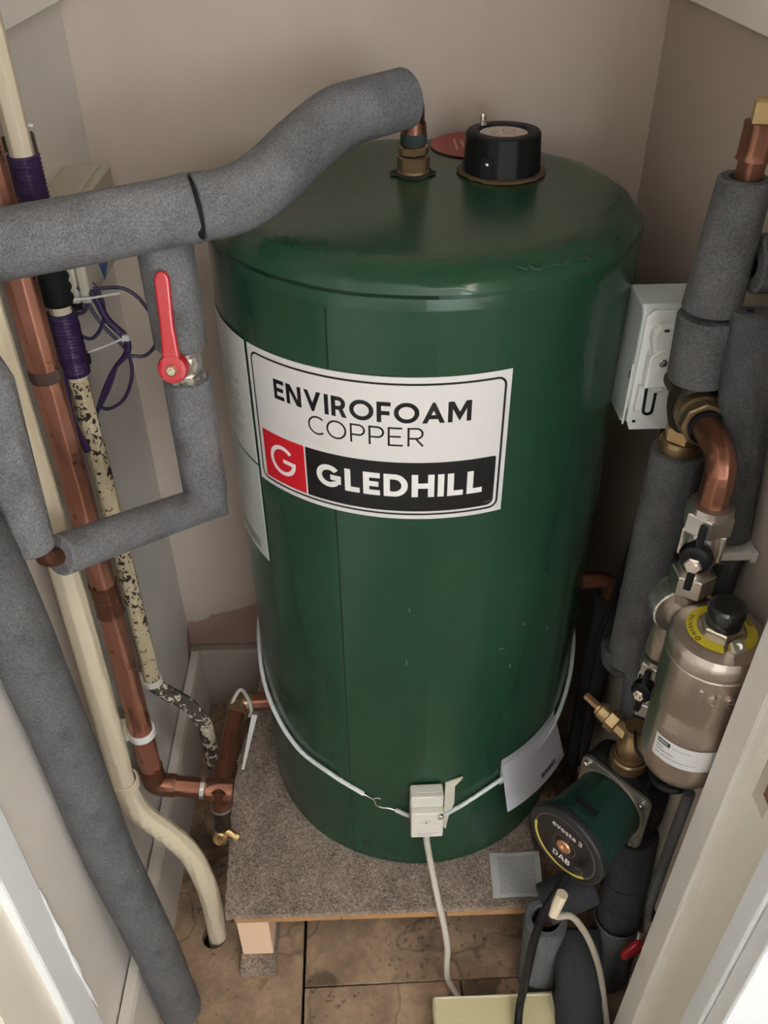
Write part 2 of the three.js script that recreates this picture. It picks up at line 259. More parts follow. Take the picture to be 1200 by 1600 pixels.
// ---------------------------------------------------------------- pallet, carpet
const carpetTex = dataTex(512, 512, (u, v, x, y) => { const s = (SPN(x, y) - 0.5) * 1.5, f = (fbm(u, v, 7, 4) - 0.5) * 0.5, h = (fbm(u, v, 60, 2) - 0.5) * 0.4; const k = 0.9 + s + f * 0.5 + h; return [0.68 * k, 0.605 * k, 0.545 * k]; });
const CARPET = std({ map: tile(carpetTex, 0.16), roughness: 1, bumpMap: tile(foamBump, 0.10), bumpScale: 0.006 });
const woodTex = dataTex(256, 256, (u, v) => { const g = Math.sin((v * 14 + fbm(u, v, 4, 3) * 3) * 6.28) * 0.5 + 0.5, n = fbm(u, v, 12, 3); return [0.78 - g * 0.10 - n * 0.08, 0.62 - g * 0.13 - n * 0.08, 0.46 - g * 0.14 - n * 0.08]; });
const endTex = dataTex(256, 256, (u, v) => { const d = Math.hypot(u - 0.75, (v + 0.6)), g = Math.sin((d * 26 + fbm(u, v, 5, 3) * 1.2) * 6.28) * 0.5 + 0.5; return [0.93 - g * 0.06, 0.80 - g * 0.09, 0.69 - g * 0.10]; });
const WOOD = std({ map: tile(woodTex, 0.3, 0.05), roughness: 0.8 }), WOOD_END = std({ map: tile(endTex, 0.045, 0.08), roughness: 0.8 });
{
  const t = thing('pallet', 'low wooden pallet with a carpet-covered top under the green cylinder', 'pallet', [-0.02, 0, 0.03]);
  const edge = (s) => { const pts = [], L = [[-0.278, 0.2925], [0.166, 0.2905], [0.171, -0.19], [-0.262, -0.19], [-0.270, -0.06], [-0.289, 0.047], [-0.284, 0.194], [-0.278, 0.2925]]; for (let i = 0; i < L.length - 1; i++) { const n = 30; for (let k = 0; k < n; k++) { const q = k / n; pts.push([mix(L[i][0], L[i + 1][0], q) + (rnd() - 0.5) * s, -(mix(L[i][1], L[i + 1][1], q) + (rnd() - 0.5) * s)]); } } return poly(pts); };
  const c = extrude(edge(0.003), 0.009); c.rotateX(-Math.PI / 2); c.translate(0, 0.1380, 0); part(t, 'carpet', uvBox(c), CARPET, 'worn brown carpet offcut');
  for (const [x0, x1] of [[-0.268, -0.118], [-0.117, 0.030], [0.031, 0.163]]) part(t, 'deck_board', rbox(x0, x1, 0.119, 0.1378, -0.18, 0.2885, 0.0015), WOOD);
  for (const [x, z] of [[-0.2445, 0.24], [-0.02, 0.05], [0.14, 0.05]]) part(t, 'block', [rbox(x - 0.0225, x + 0.0225, 0.022, 0.1188, z - 0.045, z + 0.045, 0.001)], WOOD_END, 'pale sawn softwood block');
  for (const x of [-0.2445, -0.02, 0.14]) part(t, 'runner', rbox(x - 0.026, x + 0.026, 0.0005, 0.0218, -0.18, x < -0.2 ? 0.308 : 0.10, 0.002), CARPET, 'carpet-wrapped runner on the floor');
}

// ---------------------------------------------------------------- hot water cylinder
const R = 0.225, Y0 = 0.147, Y1 = 1.0424;
const greenTex = dataTex(512, 512, (u, v) => { const n = (fbm(u, v, 5, 4) - 0.5) * 0.05; return [0.134 + n * 0.5, 0.258 + n * 0.8, 0.184 + n * 0.6]; });
const greenRough = dataTex(256, 256, (u, v) => { const a = fbm(u, v, 5, 5); return [0, 0.66 + a * 0.12, 0]; }, false);
const greenBump = dataTex(256, 256, (u, v) => { const k = 0.8 * fbm(u, 0.37, 5, 2) + 0.10 * fbm(u, v, 5, 3); return [k, k, k]; }, false);
const GREEN = phys({ map: tile(greenTex, 0.5), roughness: 0.33, roughnessMap: tile(greenRough, 0.35), bumpMap: tile(greenBump, 0.36), bumpScale: 0.0060, specularIntensity: 0.9 });
const cylPatch = (az0, az1, y0, y1, r, rise = 0, n = 48) => { const g = new THREE.CylinderGeometry(r, r, y1 - y0, n, 1, true, az0 * Math.PI / 180, (az1 - az0) * Math.PI / 180); g.translate(0, (y0 + y1) / 2, 0); const p = g.attributes.position, uv = g.attributes.uv; for (let i = 0; i < p.count; i++) p.setY(i, p.getY(i) + rise * (uv.getX(i) - 0.5)); return norm(g); };
function shell(az0, az1, y0, y1, r, th, rise = 0) {      // a curved sticker with real thickness
  const a = cylPatch(az0, az1, y0, y1, r + th, rise), n = 40, pts = [];
  const P = (k, y, rr) => { const q = mix(az0, az1, k) * Math.PI / 180; return V(rr * Math.sin(q), y + rise * (k - 0.5), rr * Math.cos(q)); };
  const pos = [], quad = (p, q, s, t) => { for (const v of [p, q, s, p, s, t]) pos.push(v.x, v.y, v.z); };
  for (let i = 0; i < n; i++) { const k = i / n, l = (i + 1) / n; quad(P(k, y1, r + th), P(l, y1, r + th), P(l, y1, r), P(k, y1, r)); quad(P(k, y0, r), P(l, y0, r), P(l, y0, r + th), P(k, y0, r + th)); }
  quad(P(0, y1, r), P(0, y0, r), P(0, y0, r + th), P(0, y1, r + th)); quad(P(1, y0, r), P(1, y1, r), P(1, y1, r + th), P(1, y0, r + th));
  const g = new THREE.BufferGeometry(); g.setAttribute('position', new THREE.Float32BufferAttribute(pos, 3)); g.computeVertexNormals(); g.setAttribute('uv', new THREE.BufferAttribute(new Float32Array(pos.length / 3 * 2), 2));
  return [a, g];
}
function fitText(g, text, x, y, w, h, font, capH = 0.714) {  // text with its capitals filling the box x..x+w, y..y+h (y down)
  g.save(); g.font = font.replace('$', '200'); g.textAlign = 'left'; g.textBaseline = 'alphabetic'; const m = g.measureText(text), L = m.actualBoundingBoxLeft ?? 0, Wd = (m.actualBoundingBoxRight ?? m.width) + L;
  g.translate(x, y + h); g.scale(w / Wd, h / (200 * capH)); g.fillText(text, L, 0); g.restore();
}
function roundRect(g, x, y, w, h, r, fill, stroke, lw) { g.beginPath(); g.moveTo(x + r, y); g.arcTo(x + w, y, x + w, y + h, r); g.arcTo(x + w, y + h, x, y + h, r); g.arcTo(x, y + h, x, y, r); g.arcTo(x, y, x + w, y, r); g.closePath(); if (fill) { g.fillStyle = fill; g.fill(); } if (stroke) { g.strokeStyle = stroke; g.lineWidth = lw; g.stroke(); } }
// geometric capitals drawn as strokes: [relative width, drawing]
function strokeText(g, text, x, y, w, h, sw, ink) {
  const WD = { E: 0.60, N: 0.80, V: 0.88, I: 0.19, R: 0.68, O: 1.03, F: 0.58, A: 0.90, M: 0.96, G: 0.98, L: 0.55, D: 0.84, H: 0.78 }, gap = 0.135 * h;
  const total = [...text].reduce((s, c) => s + WD[c], 0), u = (w - gap * (text.length - 1)) / total, q = sw / 2;
  g.save(); g.beginPath(); g.rect(x - 4, y, w + 8, h); g.clip(); g.strokeStyle = ink; g.lineWidth = sw; g.lineJoin = 'miter'; g.miterLimit = 8; g.lineCap = 'butt';
  for (const c of text) {
    const W = WD[c] * u, L = x + q, Rr = x + W - q, T = y + q, B = y + h - q, mid = (T + B) / 2, cx = x + W / 2;
    const ln = (...p) => { g.beginPath(); p.forEach(([a, b], i) => (i ? g.lineTo(a, b) : g.moveTo(a, b))); g.stroke(); };
    if (c === 'E' || c === 'F') { ln([x + W, T], [L, T], [L, c === 'E' ? B : y + h], ...(c === 'E' ? [[x + W, B]] : [])); ln([L, mid + (c === 'F' ? q * 0.4 : 0)], [x + W * 0.92, mid + (c === 'F' ? q * 0.4 : 0)]); }
    if (c === 'L') ln([L, y], [L, B], [x + W, B]);
    if (c === 'I') ln([cx, y], [cx, y + h]);
    if (c === 'H') { ln([L, y], [L, y + h]); ln([Rr, y], [Rr, y + h]); ln([L, mid], [Rr, mid]); }
    if (c === 'N') { ln([L, y], [L, y + h]); ln([Rr, y], [Rr, y + h]); ln([L - q * 0.2, y - q], [Rr + q * 0.2, y + h + q]); }
    if (c === 'M') { ln([L, y], [L, y + h]); ln([Rr, y], [Rr, y + h]); ln([L - q * 0.2, y - q], [cx, y + h * 0.74], [Rr + q * 0.2, y - q]); }
    if (c === 'V') ln([L - q * 0.1, y - q], [cx, y + h - q * 1.3], [Rr + q * 0.1, y - q]);
    if (c === 'A') { x -= q * 0.35; ln([L - q * 0.5, y + h + q], [cx, y + q * 1.3], [Rr + q * 0.5, y + h + q]); x += q * 0.35; ln([x + W * 0.24, y + h * 0.70], [x + W * 0.76, y + h * 0.70]); }
    if (c === 'O') { g.beginPath(); g.ellipse(cx, mid, W / 2 - q, h / 2 - q, 0, 0, 7); g.stroke(); }
    if (c === 'G') { const rx = W / 2 - q, ry = h / 2 - q; g.beginPath(); g.ellipse(cx, mid, rx, ry, 0, -0.70, 0.72, true); g.stroke(); ln([x + W * 0.56, mid + q * 0.3], [Rr - q * 0.15, mid + q * 0.3], [Rr - q * 0.15, mid + ry * 0.78]); }
    if (c === 'R') { const r = h * 0.33 - q; g.beginPath(); g.moveTo(L, y + h); g.lineTo(L, T); g.lineTo(x + W * 0.94 - q - r, T); g.arc(x + W * 0.94 - q - r, T + r, r, -Math.PI / 2, Math.PI / 2); g.lineTo(L, T + 2 * r); g.stroke(); ln([x + W * 0.52, T + 2 * r - q], [x + W - q * 0.6, y + h + q]); }
    if (c === 'D') { const r = h / 2 - q; g.beginPath(); g.moveTo(L, T); g.lineTo(x + W - q - r, T); g.arc(x + W - q - r, mid, r, -Math.PI / 2, Math.PI / 2); g.lineTo(L, B); g.closePath(); g.stroke(); }
    x += W + gap;
  }
  g.restore();
}
const frontTex = canvasTex(1400, 816, (g, W, H) => {
  const X = (u) => u * W, Y = (v) => (1 - v) * H, D = '#0d0b0c', P = '#cfcac6';
  g.fillStyle = P; g.fillRect(0, 0, W, H);
  roundRect(g, X(0.022), Y(0.955), X(0.958), H * 0.918, 44, null, D, 11);
  g.fillStyle = '#c81524'; roundRect(g, X(0.045), Y(0.425), X(0.212), H * 0.365, 6, '#c81524');
  g.save(); g.beginPath(); g.moveTo(X(0.264), Y(0.425)); g.lineTo(X(0.958), Y(0.425)); g.arcTo(X(0.965), Y(0.425), X(0.965), Y(0.40), 14); g.lineTo(X(0.965), Y(0.10)); g.arcTo(X(0.965), Y(0.06), X(0.94), Y(0.06), 34); g.lineTo(X(0.264), Y(0.06)); g.closePath(); g.fillStyle = D; g.fill(); g.restore();
  strokeText(g, 'ENVIROFOAM', X(0.137), Y(0.838), X(0.728), H * 0.137, 22, D);
  // thin geometric capitals: COPPER
  g.strokeStyle = D; g.lineWidth = 10; g.lineCap = 'butt'; const y0 = Y(0.665), h = H * 0.118, yb = y0 + h, r = h / 2;
  let x = X(0.290); const next = (w) => { x += w; };
  g.beginPath(); g.arc(x + r, y0 + r, r, -0.85, 0.85, true); g.stroke(); next(h * 1.08);
  g.beginPath(); g.arc(x + r, y0 + r, r, 0, 7); g.stroke(); next(h * 1.30);
  for (let k = 0; k < 2; k++) { g.beginPath(); g.moveTo(x, yb + 4); g.lineTo(x, y0); g.lineTo(x + h * 0.40, y0); g.arc(x + h * 0.40, y0 + h * 0.29, h * 0.29, -Math.PI / 2, Math.PI / 2); g.lineTo(x, y0 + h * 0.58); g.stroke(); next(h * 0.97); }
  g.beginPath(); g.moveTo(x + h * 0.68, y0); g.lineTo(x, y0); g.lineTo(x, yb); g.lineTo(x + h * 0.70, yb); g.moveTo(x, y0 + h * 0.49); g.lineTo(x + h * 0.6, y0 + h * 0.49); g.stroke(); next(h * 0.98);
  g.beginPath(); g.moveTo(x, yb + 4); g.lineTo(x, y0); g.lineTo(x + h * 0.40, y0); g.arc(x + h * 0.40, y0 + h * 0.29, h * 0.29, -Math.PI / 2, Math.PI / 2); g.lineTo(x, y0 + h * 0.58); g.moveTo(x + h * 0.36, y0 + h * 0.58); g.lineTo(x + h * 0.72, yb + 3); g.stroke();
  strokeText(g, 'GLEDHILL', X(0.308), Y(0.338), X(0.612), H * 0.168, 32, '#dcd8d4');
  // the round G in the red square
  g.strokeStyle = '#e6dcd8'; g.lineWidth = 25; const cx = X(0.147), cy = Y(0.243), rr = H * 0.098; g.beginPath(); g.arc(cx, cy, rr, -0.75, 0.02, true); g.lineTo(cx + rr * 0.05, cy); g.stroke();
  g.fillStyle = '#bbb6b2'; g.font = '11px sans-serif'; g.fillText('LF0085', X(0.93), Y(0.082));
});
const textRows = (g, x, y, w, n, dy, h, ink) => { for (let i = 0; i < n; i++) { let p = x; g.fillStyle = ink; const end = x + w * (0.55 + 0.45 * rnd()); while (p < end) { const q = 6 + rnd() * 26; g.fillRect(p, y + i * dy, Math.min(q, end - p), h); p += q + 5; } } };
const sideTex1 = canvasTex(512, 512, (g, W, H) => { g.fillStyle = '#c9c9c2'; g.fillRect(0, 0, W, H); g.fillStyle = '#a87070'; g.fillRect(215, 28, 100, 62); g.fillStyle = '#c9c9c2'; g.fillRect(228, 42, 74, 12); textRows(g, 120, 150, 260, 4, 18, 5, '#8c8c88'); textRows(g, 330, 170, 140, 16, 17, 4, '#6c6c6a'); textRows(g, 60, 250, 230, 12, 18, 4, '#7a7a77'); });
const sideTex2 = canvasTex(512, 512, (g, W, H) => { g.fillStyle = '#c2c6bf'; g.fillRect(0, 0, W, H); g.strokeStyle = '#8a8d88'; g.lineWidth = 3; for (let i = 0; i < 6; i++) { g.beginPath(); g.moveTo(60, 60 + i * 24); g.lineTo(460, 60 + i * 24); g.stroke(); } textRows(g, 60, 210, 390, 12, 17, 4, '#7c7e7a'); g.fillStyle = '#4a4a4a'; for (let i = 0; i < 26; i++) g.fillRect(335 + i * 5.5, 430, 2 + rnd() * 2.5, 50); });
const STICK = (t) => std({ map: t, roughness: 0.42 });
{
  const t = thing('hot_water_cylinder', 'large dark green insulated hot water cylinder standing on the carpeted pallet', 'water tank', [0, Y0, 0]);
  const dent = (g, amp) => { const p = g.attributes.position; for (let i = 0; i < p.count; i++) { const x = p.getX(i), y = p.getY(i), z = p.getZ(i), r = Math.hypot(x, z), a = Math.atan2(x, z) / 6.2832 + 0.5, q = ((fbm(a, Math.min(y, 1.009) * 0.8, 24, 3) - 0.5) + (amp > 0.003 ? (fbm(a, y * 3, 64, 2) - 0.5) * 0.6 * sstep(1.009, 1.02, y) : 0)) * (amp > 0.003 ? mix(0.0022, amp, sstep(1.009, 1.022, y)) : amp) * sstep(0.175, 0.21, r), k = (r + q) / (r || 1); p.setXYZ(i, x * k, y + q * 0.8, z * k); } const m = g; m.computeVertexNormals(); return m; };
  const lath = (prof, seg) => { const g = new THREE.LatheGeometry(prof.map(([r, y]) => new THREE.Vector2(r, y)), seg); const p = g.attributes.position, uv = g.attributes.uv; for (let i = 0; i < p.count; i++) { const r = Math.hypot(p.getX(i), p.getZ(i)); if (r < R - 0.0008) uv.setXY(i, p.getX(i), p.getZ(i)); else uv.setXY(i, uv.getX(i) * 2 * Math.PI * R, p.getY(i)); } return g; };
  const body = []; body.push([0.19, Y0], [R - 0.004, Y0 + 0.0005], [R, Y0 + 0.004]); for (let i = 0; i <= 40; i++) body.push([R, mix(Y0 + 0.008, 1.010, i / 40)]); body.push([R - 0.003, 1.011], [R - 0.003, 1.02]);
  part(t, 'jacket', toCreasedNormals(norm(dent(lath(body, 120), 0.0022)), 0.7), GREEN);
  const lid = [[R - 0.001, 1.0070], [R + 0.0003, 1.0074], [R + 0.0005, 1.0105]]; const rs = 0.042, rh = 0.029; for (let i = 0; i <= 14; i++) { const a = (i / 14) * Math.PI / 2; lid.push([R + 0.0005 - rs + rs * Math.cos(a), Y1 - rh + rh * Math.sin(a)]); } for (let i = 1; i <= 10; i++) lid.push([(R - rs) * (1 - i / 10) + 1e-4, Y1]);
  part(t, 'lid', toCreasedNormals(norm(dent(lath(lid, 160), 0.0035)), 0.8), GREEN);
  for (const a of [-25.8, 72]) part(t, 'seam', shell(a - 0.12, a + 0.12, Y0 + 0.002, 1.006, R - 0.0002, 0.0007), GREEN);
  part(t, 'front_label', shell(-52.3, 17.9, 0.785, 0.9455, R + 0.0012, 0.0005, 0.006), STICK(frontTex), 'white sticker lettered in black with a red square');
  part(t, 'data_label', shell(-112, -53.8, 0.798, 0.944, R + 0.0012, 0.0005, -0.004), STICK(sideTex1), 'small-print white sticker on the side');
  part(t, 'data_label', shell(-112, -53.8, 0.659, 0.795, R + 0.0012, 0.0005, -0.004), STICK(sideTex2), 'lower small-print sticker with a barcode');
  // crumpled ridge round the right of the shoulder, and a few paint nicks
  const ridge = []; for (let i = 0; i <= 36; i++) { const az = mix(19, 56, i / 36) * Math.PI / 180, a = (50 + (rnd() - 0.5) * 7 - 10 * Math.sin(i / 36 * 3)) * Math.PI / 180, r = R + 0.0005 - 0.042 + 0.042 * Math.cos(a) + 0.0002, y = Y1 - 0.029 + 0.029 * Math.sin(a) + 0.0002; ridge.push([r * Math.sin(az), y, r * Math.cos(az)]); }
  part(t, 'crease', sweep(smooth(ridge, 150), (l, T) => 0.0012 + 0.0018 * Math.sin(Math.PI * clamp(l / T, 0.02, 0.98)) * (0.7 + 0.3 * Math.sin(l * 260)), { seg: 10 }), GREEN, 'crumpled ridge in the lid skin');
  const NICK = std({ color: lin(0.09, 0.155, 0.11), roughness: 0.6 });
  for (const [az, y, h, w] of [[-5.8, 0.655, 0.006, 0.2], [-6.5, 0.570, 0.008, 0.2], [30, 0.60, 0.005, 0.3], [26.5, 0.535, 0.007, 0.25], [41, 0.565, 0.008, 0.2], [22, 0.575, 0.0012, 1.4]]) part(t, 'paint_nick', shell(az, az + w, y, y + h, R + 0.0004, 0.0004), NICK);
  const red = canvasTex(256, 256, (g) => { g.fillStyle = '#9c4038'; g.fillRect(0, 0, 256, 256); g.fillStyle = '#d8aaa2'; for (let i = 0; i < 7; i++) g.fillRect(70 + (i % 2) * 14, 70 + i * 19, 110 - (i % 3) * 22, 6); });
  const rd = new THREE.CylinderGeometry(0.055, 0.055, 0.0008, 48); rd.translate(0.074, Y1 + 0.0018, -0.155); part(t, 'warning_sticker', rd, STICK(red), 'round red warning sticker on the lid');
}
const COPPER_DIM = std({ color: lin(0.20, 0.165, 0.14), metalness: 0.85, roughness: 0.8, map: tile(copperTex, 0.1, 0.2), roughnessMap: tile(copperRough, 0.05) });
// pipe fitting in the lid
const sub = (o, n, g, m, l) => part(o, n, g, m, l);
{
  const X = -0.007, Z = -0.05, t = thing('tank_elbow', 'copper elbow and brass compression fitting rising from the cylinder lid', 'pipe fitting', [X, Y1, Z]);
  const at = (g) => g.translate(X, 0, Z);
  part(t, 'boss', at(lathe([[0, Y1], [0.017, Y1], [0.017, Y1 + 0.004], [0.0155, Y1 + 0.006], [0, Y1 + 0.006]])), BRASS_OLD);
  part(t, 'compression_nut', at(hex(0.0175, Y1 + 0.005, Y1 + 0.020, 8)), BRASS_OLD);
  part(t, 'compression_nut', at(hex(0.0168, Y1 + 0.0215, Y1 + 0.030, 8)), BRASS_OLD);
  part(t, 'collar', at(lathe([[0, 0.0], [0.0128, 0], [0.0135, 0.001], [0.0135, 0.018], [0.0128, 0.02], [0.0128, 0.022], [0.0118, 0.024], [0, 0.024]].map(([r, y]) => [r, y + Y1 + 0.0300]))), COPPER_DIM);
  part(t, 'elbow', sweep(fillet([[X, Y1 + 0.028, Z], [X, 1.127, Z], [-0.045, 1.121, -0.014]], 0.022), 0.0112), COPPER_DIM);
  part(t, 'corrosion', at(lathe([[0.0132, Y1 + 0.031], [0.0141, Y1 + 0.033], [0.0140, Y1 + 0.041], [0.0131, Y1 + 0.044]])), std({ color: lin(0.018, 0.03, 0.03), roughness: 0.9 }), 'dark verdigris stain round the collar');
  const hole = []; for (let i = 0; i < 26; i++) { const a = (i / 26) * Math.PI * 2, r = 0.0225 + (rnd() - 0.5) * 0.007; hole.push([r * Math.cos(a), r * Math.sin(a)]); }
  const hg = extrude(poly(hole), 0.0016); hg.rotateX(-Math.PI / 2); hg.translate(X, Y1 + 0.0012, Z); part(t, 'foam_cutout', hg, std({ color: lin(0.02, 0.022, 0.012), roughness: 1 }), 'ragged dark hole in the lid foam');
}
// immersion heater
{
  const X = 0.088, Z = -0.050, Y = Y1 + 0.001, t = thing('immersion_heater', 'round black immersion heater cap on the cylinder lid', 'heater', [X, Y, Z]);
  const at = (g) => g.translate(X, Y, Z);
  const fl = []; for (let i = 0; i < 30; i++) { const a = (i / 30) * Math.PI * 2, r = 0.0455 + (rnd() - 0.5) * 0.004 + (i % 7 === 0 ? 0.0025 : 0); fl.push([r * Math.cos(a), r * Math.sin(a)]); }
  const fg = extrude(poly(fl), 0.003); fg.rotateX(-Math.PI / 2); part(t, 'foam_rim', at(fg), std({ color: lin(0.10, 0.055, 0.02), roughness: 0.95 }), 'brown ragged edge of the cut insulation');
  part(t, 'cap', at(lathe([[0, 0.003], [0.0415, 0.003], [0.0412, 0.010], [0.0392, 0.0405], [0.0378, 0.0425], [0.0275, 0.0425], [0.0262, 0.0405], [0.0258, 0.0396], [0, 0.0396]], 64, 0.5)), BLACK);
  const lt = canvasTex(256, 256, (g) => { g.fillStyle = '#c9bdb0'; g.fillRect(0, 0, 256, 256); g.strokeStyle = '#8d8d86'; g.lineWidth = 3; g.beginPath(); g.arc(128, 128, 108, 0, 7); g.stroke(); g.strokeStyle = '#b8433f'; g.lineWidth = 7; g.strokeRect(130, 70, 60, 46); g.beginPath(); g.moveTo(120, 150); g.lineTo(205, 150); g.moveTo(60, 170); g.lineTo(190, 178); g.stroke(); g.fillStyle = '#77736c'; for (let i = 0; i < 5; i++) g.fillRect(56, 92 + i * 12, 56 - i * 6, 4); });
  const disc = new THREE.CircleGeometry(0.0250, 48); disc.rotateX(-Math.PI / 2); part(t, 'label', at(disc.translate(0, 0.0400, 0)), STICK(lt), 'pale round label with red symbols');
  part(t, 'acorn_nut', lathe([[0, 0], [0.0042, 0], [0.0042, 0.004], [0.0034, 0.0045], [0.0034, 0.009], [0.0022, 0.0118], [0, 0.0125]], 12).translate(X - 0.0195, Y + 0.0425, Z - 0.0225), CHROME);
  const sl = rrect(0.014, 0.022, 0.004); part(t, 'recess', extrude(sl, 0.004, 0.001).applyMatrix4(new THREE.Matrix4().makeRotationY(-0.5)).translate(X - 0.0198, Y + 0.013, Z + 0.0338), BLACK_M);
  part(t, 'screw', new THREE.SphereGeometry(0.0026, 12, 8).translate(X - 0.0210, Y + 0.018, Z + 0.0385), CHROME);
}
// thermostat strap: a tilted loop held by a spring, with the card tucked behind it
{
  const K = [[-180, 0.47], [-130, 0.45], [-100, 0.425], [-80, 0.388], [-65, 0.357], [-48, 0.333], [-31.5, 0.325], [-20.5, 0.310]], K2 = [[-9.5, 0.288], [-4, 0.276], [5, 0.274], [11, 0.286], [17.6, 0.302], [30, 0.322], [45, 0.333], [55, 0.343], [72, 0.377], [90, 0.415], [120, 0.445], [180, 0.47]];
  const pt = (k, o = 0.0052) => k.map(([a, y]) => { const q = a * Math.PI / 180; return [(R + o) * Math.sin(q), y, (R + o) * Math.cos(q)]; });
  const t = thing('thermostat_strap', 'thin white sleeved strap looped round the cylinder below its middle', 'strap', [0, 0.32, 0]);
  const WS = std({ color: lin(0.60, 0.62, 0.60), roughness: 0.4 });
  part(t, 'sleeve', sweep(smooth(pt(K), 120), 0.0031, { seg: 10 }), WS); part(t, 'sleeve', sweep(smooth(pt(K2), 160), 0.0031, { seg: 10 }), WS);
  const sp = pt([[-21, 0.311], [-18.5, 0.307], [-16.6, 0.301], [-16.4, 0.294], [-14.5, 0.290], [-12, 0.291], [-9.3, 0.288]], 0.006); part(t, 'spring', sweep(smooth(sp, 40), 0.0010, { seg: 8 }), CHROME, 'thin bent tension wire joining the strap ends');
  part(t, 'spring_tail', sweep(smooth(pt([[-17.2, 0.306], [-15.5, 0.310], [-14.6, 0.309]], 0.006), 10), 0.0009, { seg: 8 }), CHROME);
}
{
  const Zf = 0.2255, t = thing('cylinder_thermostat', 'small white thermostat box strapped to the lower front of the cylinder', 'thermostat', [0, 0.272, Zf]);
  const a = 0.9 * Math.PI / 180, place = (g) => g.rotateY(0.02).translate(0.0015, 0, 0.2262);
  part(t, 'back_plate', place(rbox(-0.0215, 0.0215, 0.2720, 0.3475, 0.002, 0.018, 0.003)), WHITE_C);
  const th = canvasTex(256, 384, (g, W, H) => { g.fillStyle = '#d8d2c8'; g.fillRect(0, 0, W, H); g.strokeStyle = '#8e8880'; g.lineWidth = 4; g.beginPath(); g.arc(118, 150, 38, 3.5, 5.95); g.stroke(); g.lineWidth = 2; g.beginPath(); g.arc(118, 150, 52, 3.3, 6.1); g.stroke(); g.fillStyle = '#77716a'; g.beginPath(); g.moveTo(118, 118); g.lineTo(134, 150); g.lineTo(102, 150); g.fill(); g.font = '15px sans-serif'; g.fillText('30', 52, 150); g.fillText('50', 108, 92); g.fillText('80', 176, 150); g.font = '17px sans-serif'; g.fillStyle = '#9a7a70'; g.fillText('°C', 190, 178); textRows(g, 46, 316, 170, 1, 12, 9, '#948d84'); textRows(g, 46, 344, 170, 1, 12, 9, '#938c84'); g.fillRect(20, 268, 216, 2); });
  const cv = place(rbox(-0.0215, 0.0215, 0.2720, 0.3250, 0.016, 0.033, 0.0022)); part(t, 'cover', cv, WHITE_C);
  part(t, 'dial_print', place(new THREE.PlaneGeometry(0.0395, 0.0500).translate(0, 0.2985, 0.03315)), STICK(th), 'grey printed dial and small print');
  part(t, 'top_ledge', place(rbox(-0.0215, 0.0215, 0.3255, 0.3475, 0.016, 0.0235, 0.002)), WHITE_C);
  part(t, 'screw', place(orient(cyl(0.0042, 0.0042, 0, 0.005, 16), [0.0165, 0.321, 0.0325], [0, 0, 1])), CHROME);
  const cord = [[0.001, 0.276, 0.2475], [0.003, 0.25, 0.252], [0.010, 0.20, 0.262], [0.018, 0.16, 0.285], [0.026, 0.125, 0.305], [0.031, 0.085, 0.316], [0.031, 0.04, 0.3215], [0.034, 0.012, 0.329], [0.045, 0.0055, 0.346], [0.06, 0.0055, 0.375]];
  part(t, 'flex', sweep(smooth(cord, 80), 0.0044, { seg: 14 }), std({ color: lin(0.52, 0.47, 0.40), roughness: 0.45 }), 'off-white flex hanging down to the floor');
}
{ // cut-away flap of insulation beside the thermostat
  const t = thing('foam_flap', 'torn cream flap of insulation beside the thermostat box', 'insulation scrap', [0.03, 0.25, 0.225]);
  const g = extrude(poly([[0, 0.002], [0.0005, 0.098], [0.024, 0.1055], [0.014, 0.090], [0.0145, 0.052], [0.0075, 0.022], [0.0045, -0.006]]), 0.004, 0.0008); g.rotateY(0.12).translate(0.0262, 0.2455, 0.2238); part(t, 'flap', g, std({ color: lin(0.62, 0.58, 0.46), roughness: 0.9, bumpMap: tile(stip, 0.06), bumpScale: 0.002 }));
}
{ // card
  const t = thing('instruction_card', 'white folded card with a barcode tucked behind the cylinder strap', 'card', [0.15, 0.30, 0.17]);
  const ct = canvasTex(400, 256, (g, W, H) => { g.fillStyle = '#c6c4cb'; g.fillRect(0, 0, W, H); g.fillStyle = '#2b2a2e'; for (let i = 0; i < 26; i++) g.fillRect(215 + i * 4.2, 196, 1 + rnd() * 2.4, 26); g.font = '13px sans-serif'; });
  const CARD = std({ map: ct, roughness: 0.5 });
  // a sheet bent along its length: top edge lies on the tank, bottom edge stands off
  const sheet = (v0, v1, off0, off1, m, name, thick) => { const N = 16, pos = [], uv = []; const P = (k, v, s) => { const az = mix(27.5, 56, k) * Math.PI / 180, o = mix(off1, off0, v) + s, rr = R + 0.002 + o + 0.012 * Math.sin(Math.PI * k) * 0.0, y = mix(v0, v1, v) + 0.012 * k; return [rr * Math.sin(az), y, rr * Math.cos(az)]; };
    for (let i = 0; i < N; i++) for (let j = 0; j < 4; j++) for (const s of [0, -thick]) { const k0 = i / N, k1 = (i + 1) / N, a0 = j / 4, a1 = (j + 1) / 4, q = [[k0, a0], [k1, a0], [k1, a1], [k0, a0], [k1, a1], [k0, a1]]; if (s) q.reverse(); for (const [k, a] of q) { pos.push(...P(k, a, s)); uv.push(k, a); } }
    const g = new THREE.BufferGeometry(); g.setAttribute('position', new THREE.Float32BufferAttribute(pos, 3)); g.setAttribute('uv', new THREE.Float32BufferAttribute(uv, 2)); g.computeVertexNormals(); part(t, name, g, m); };
  sheet(0.268, 0.342, 0.001, 0.024, CARD, 'front_leaf', 0.0006); sheet(0.300, 0.354, -0.0006, 0.0002, std({ color: lin(0.50, 0.50, 0.50), roughness: 0.5 }), 'back_leaf', 0.0006);
}
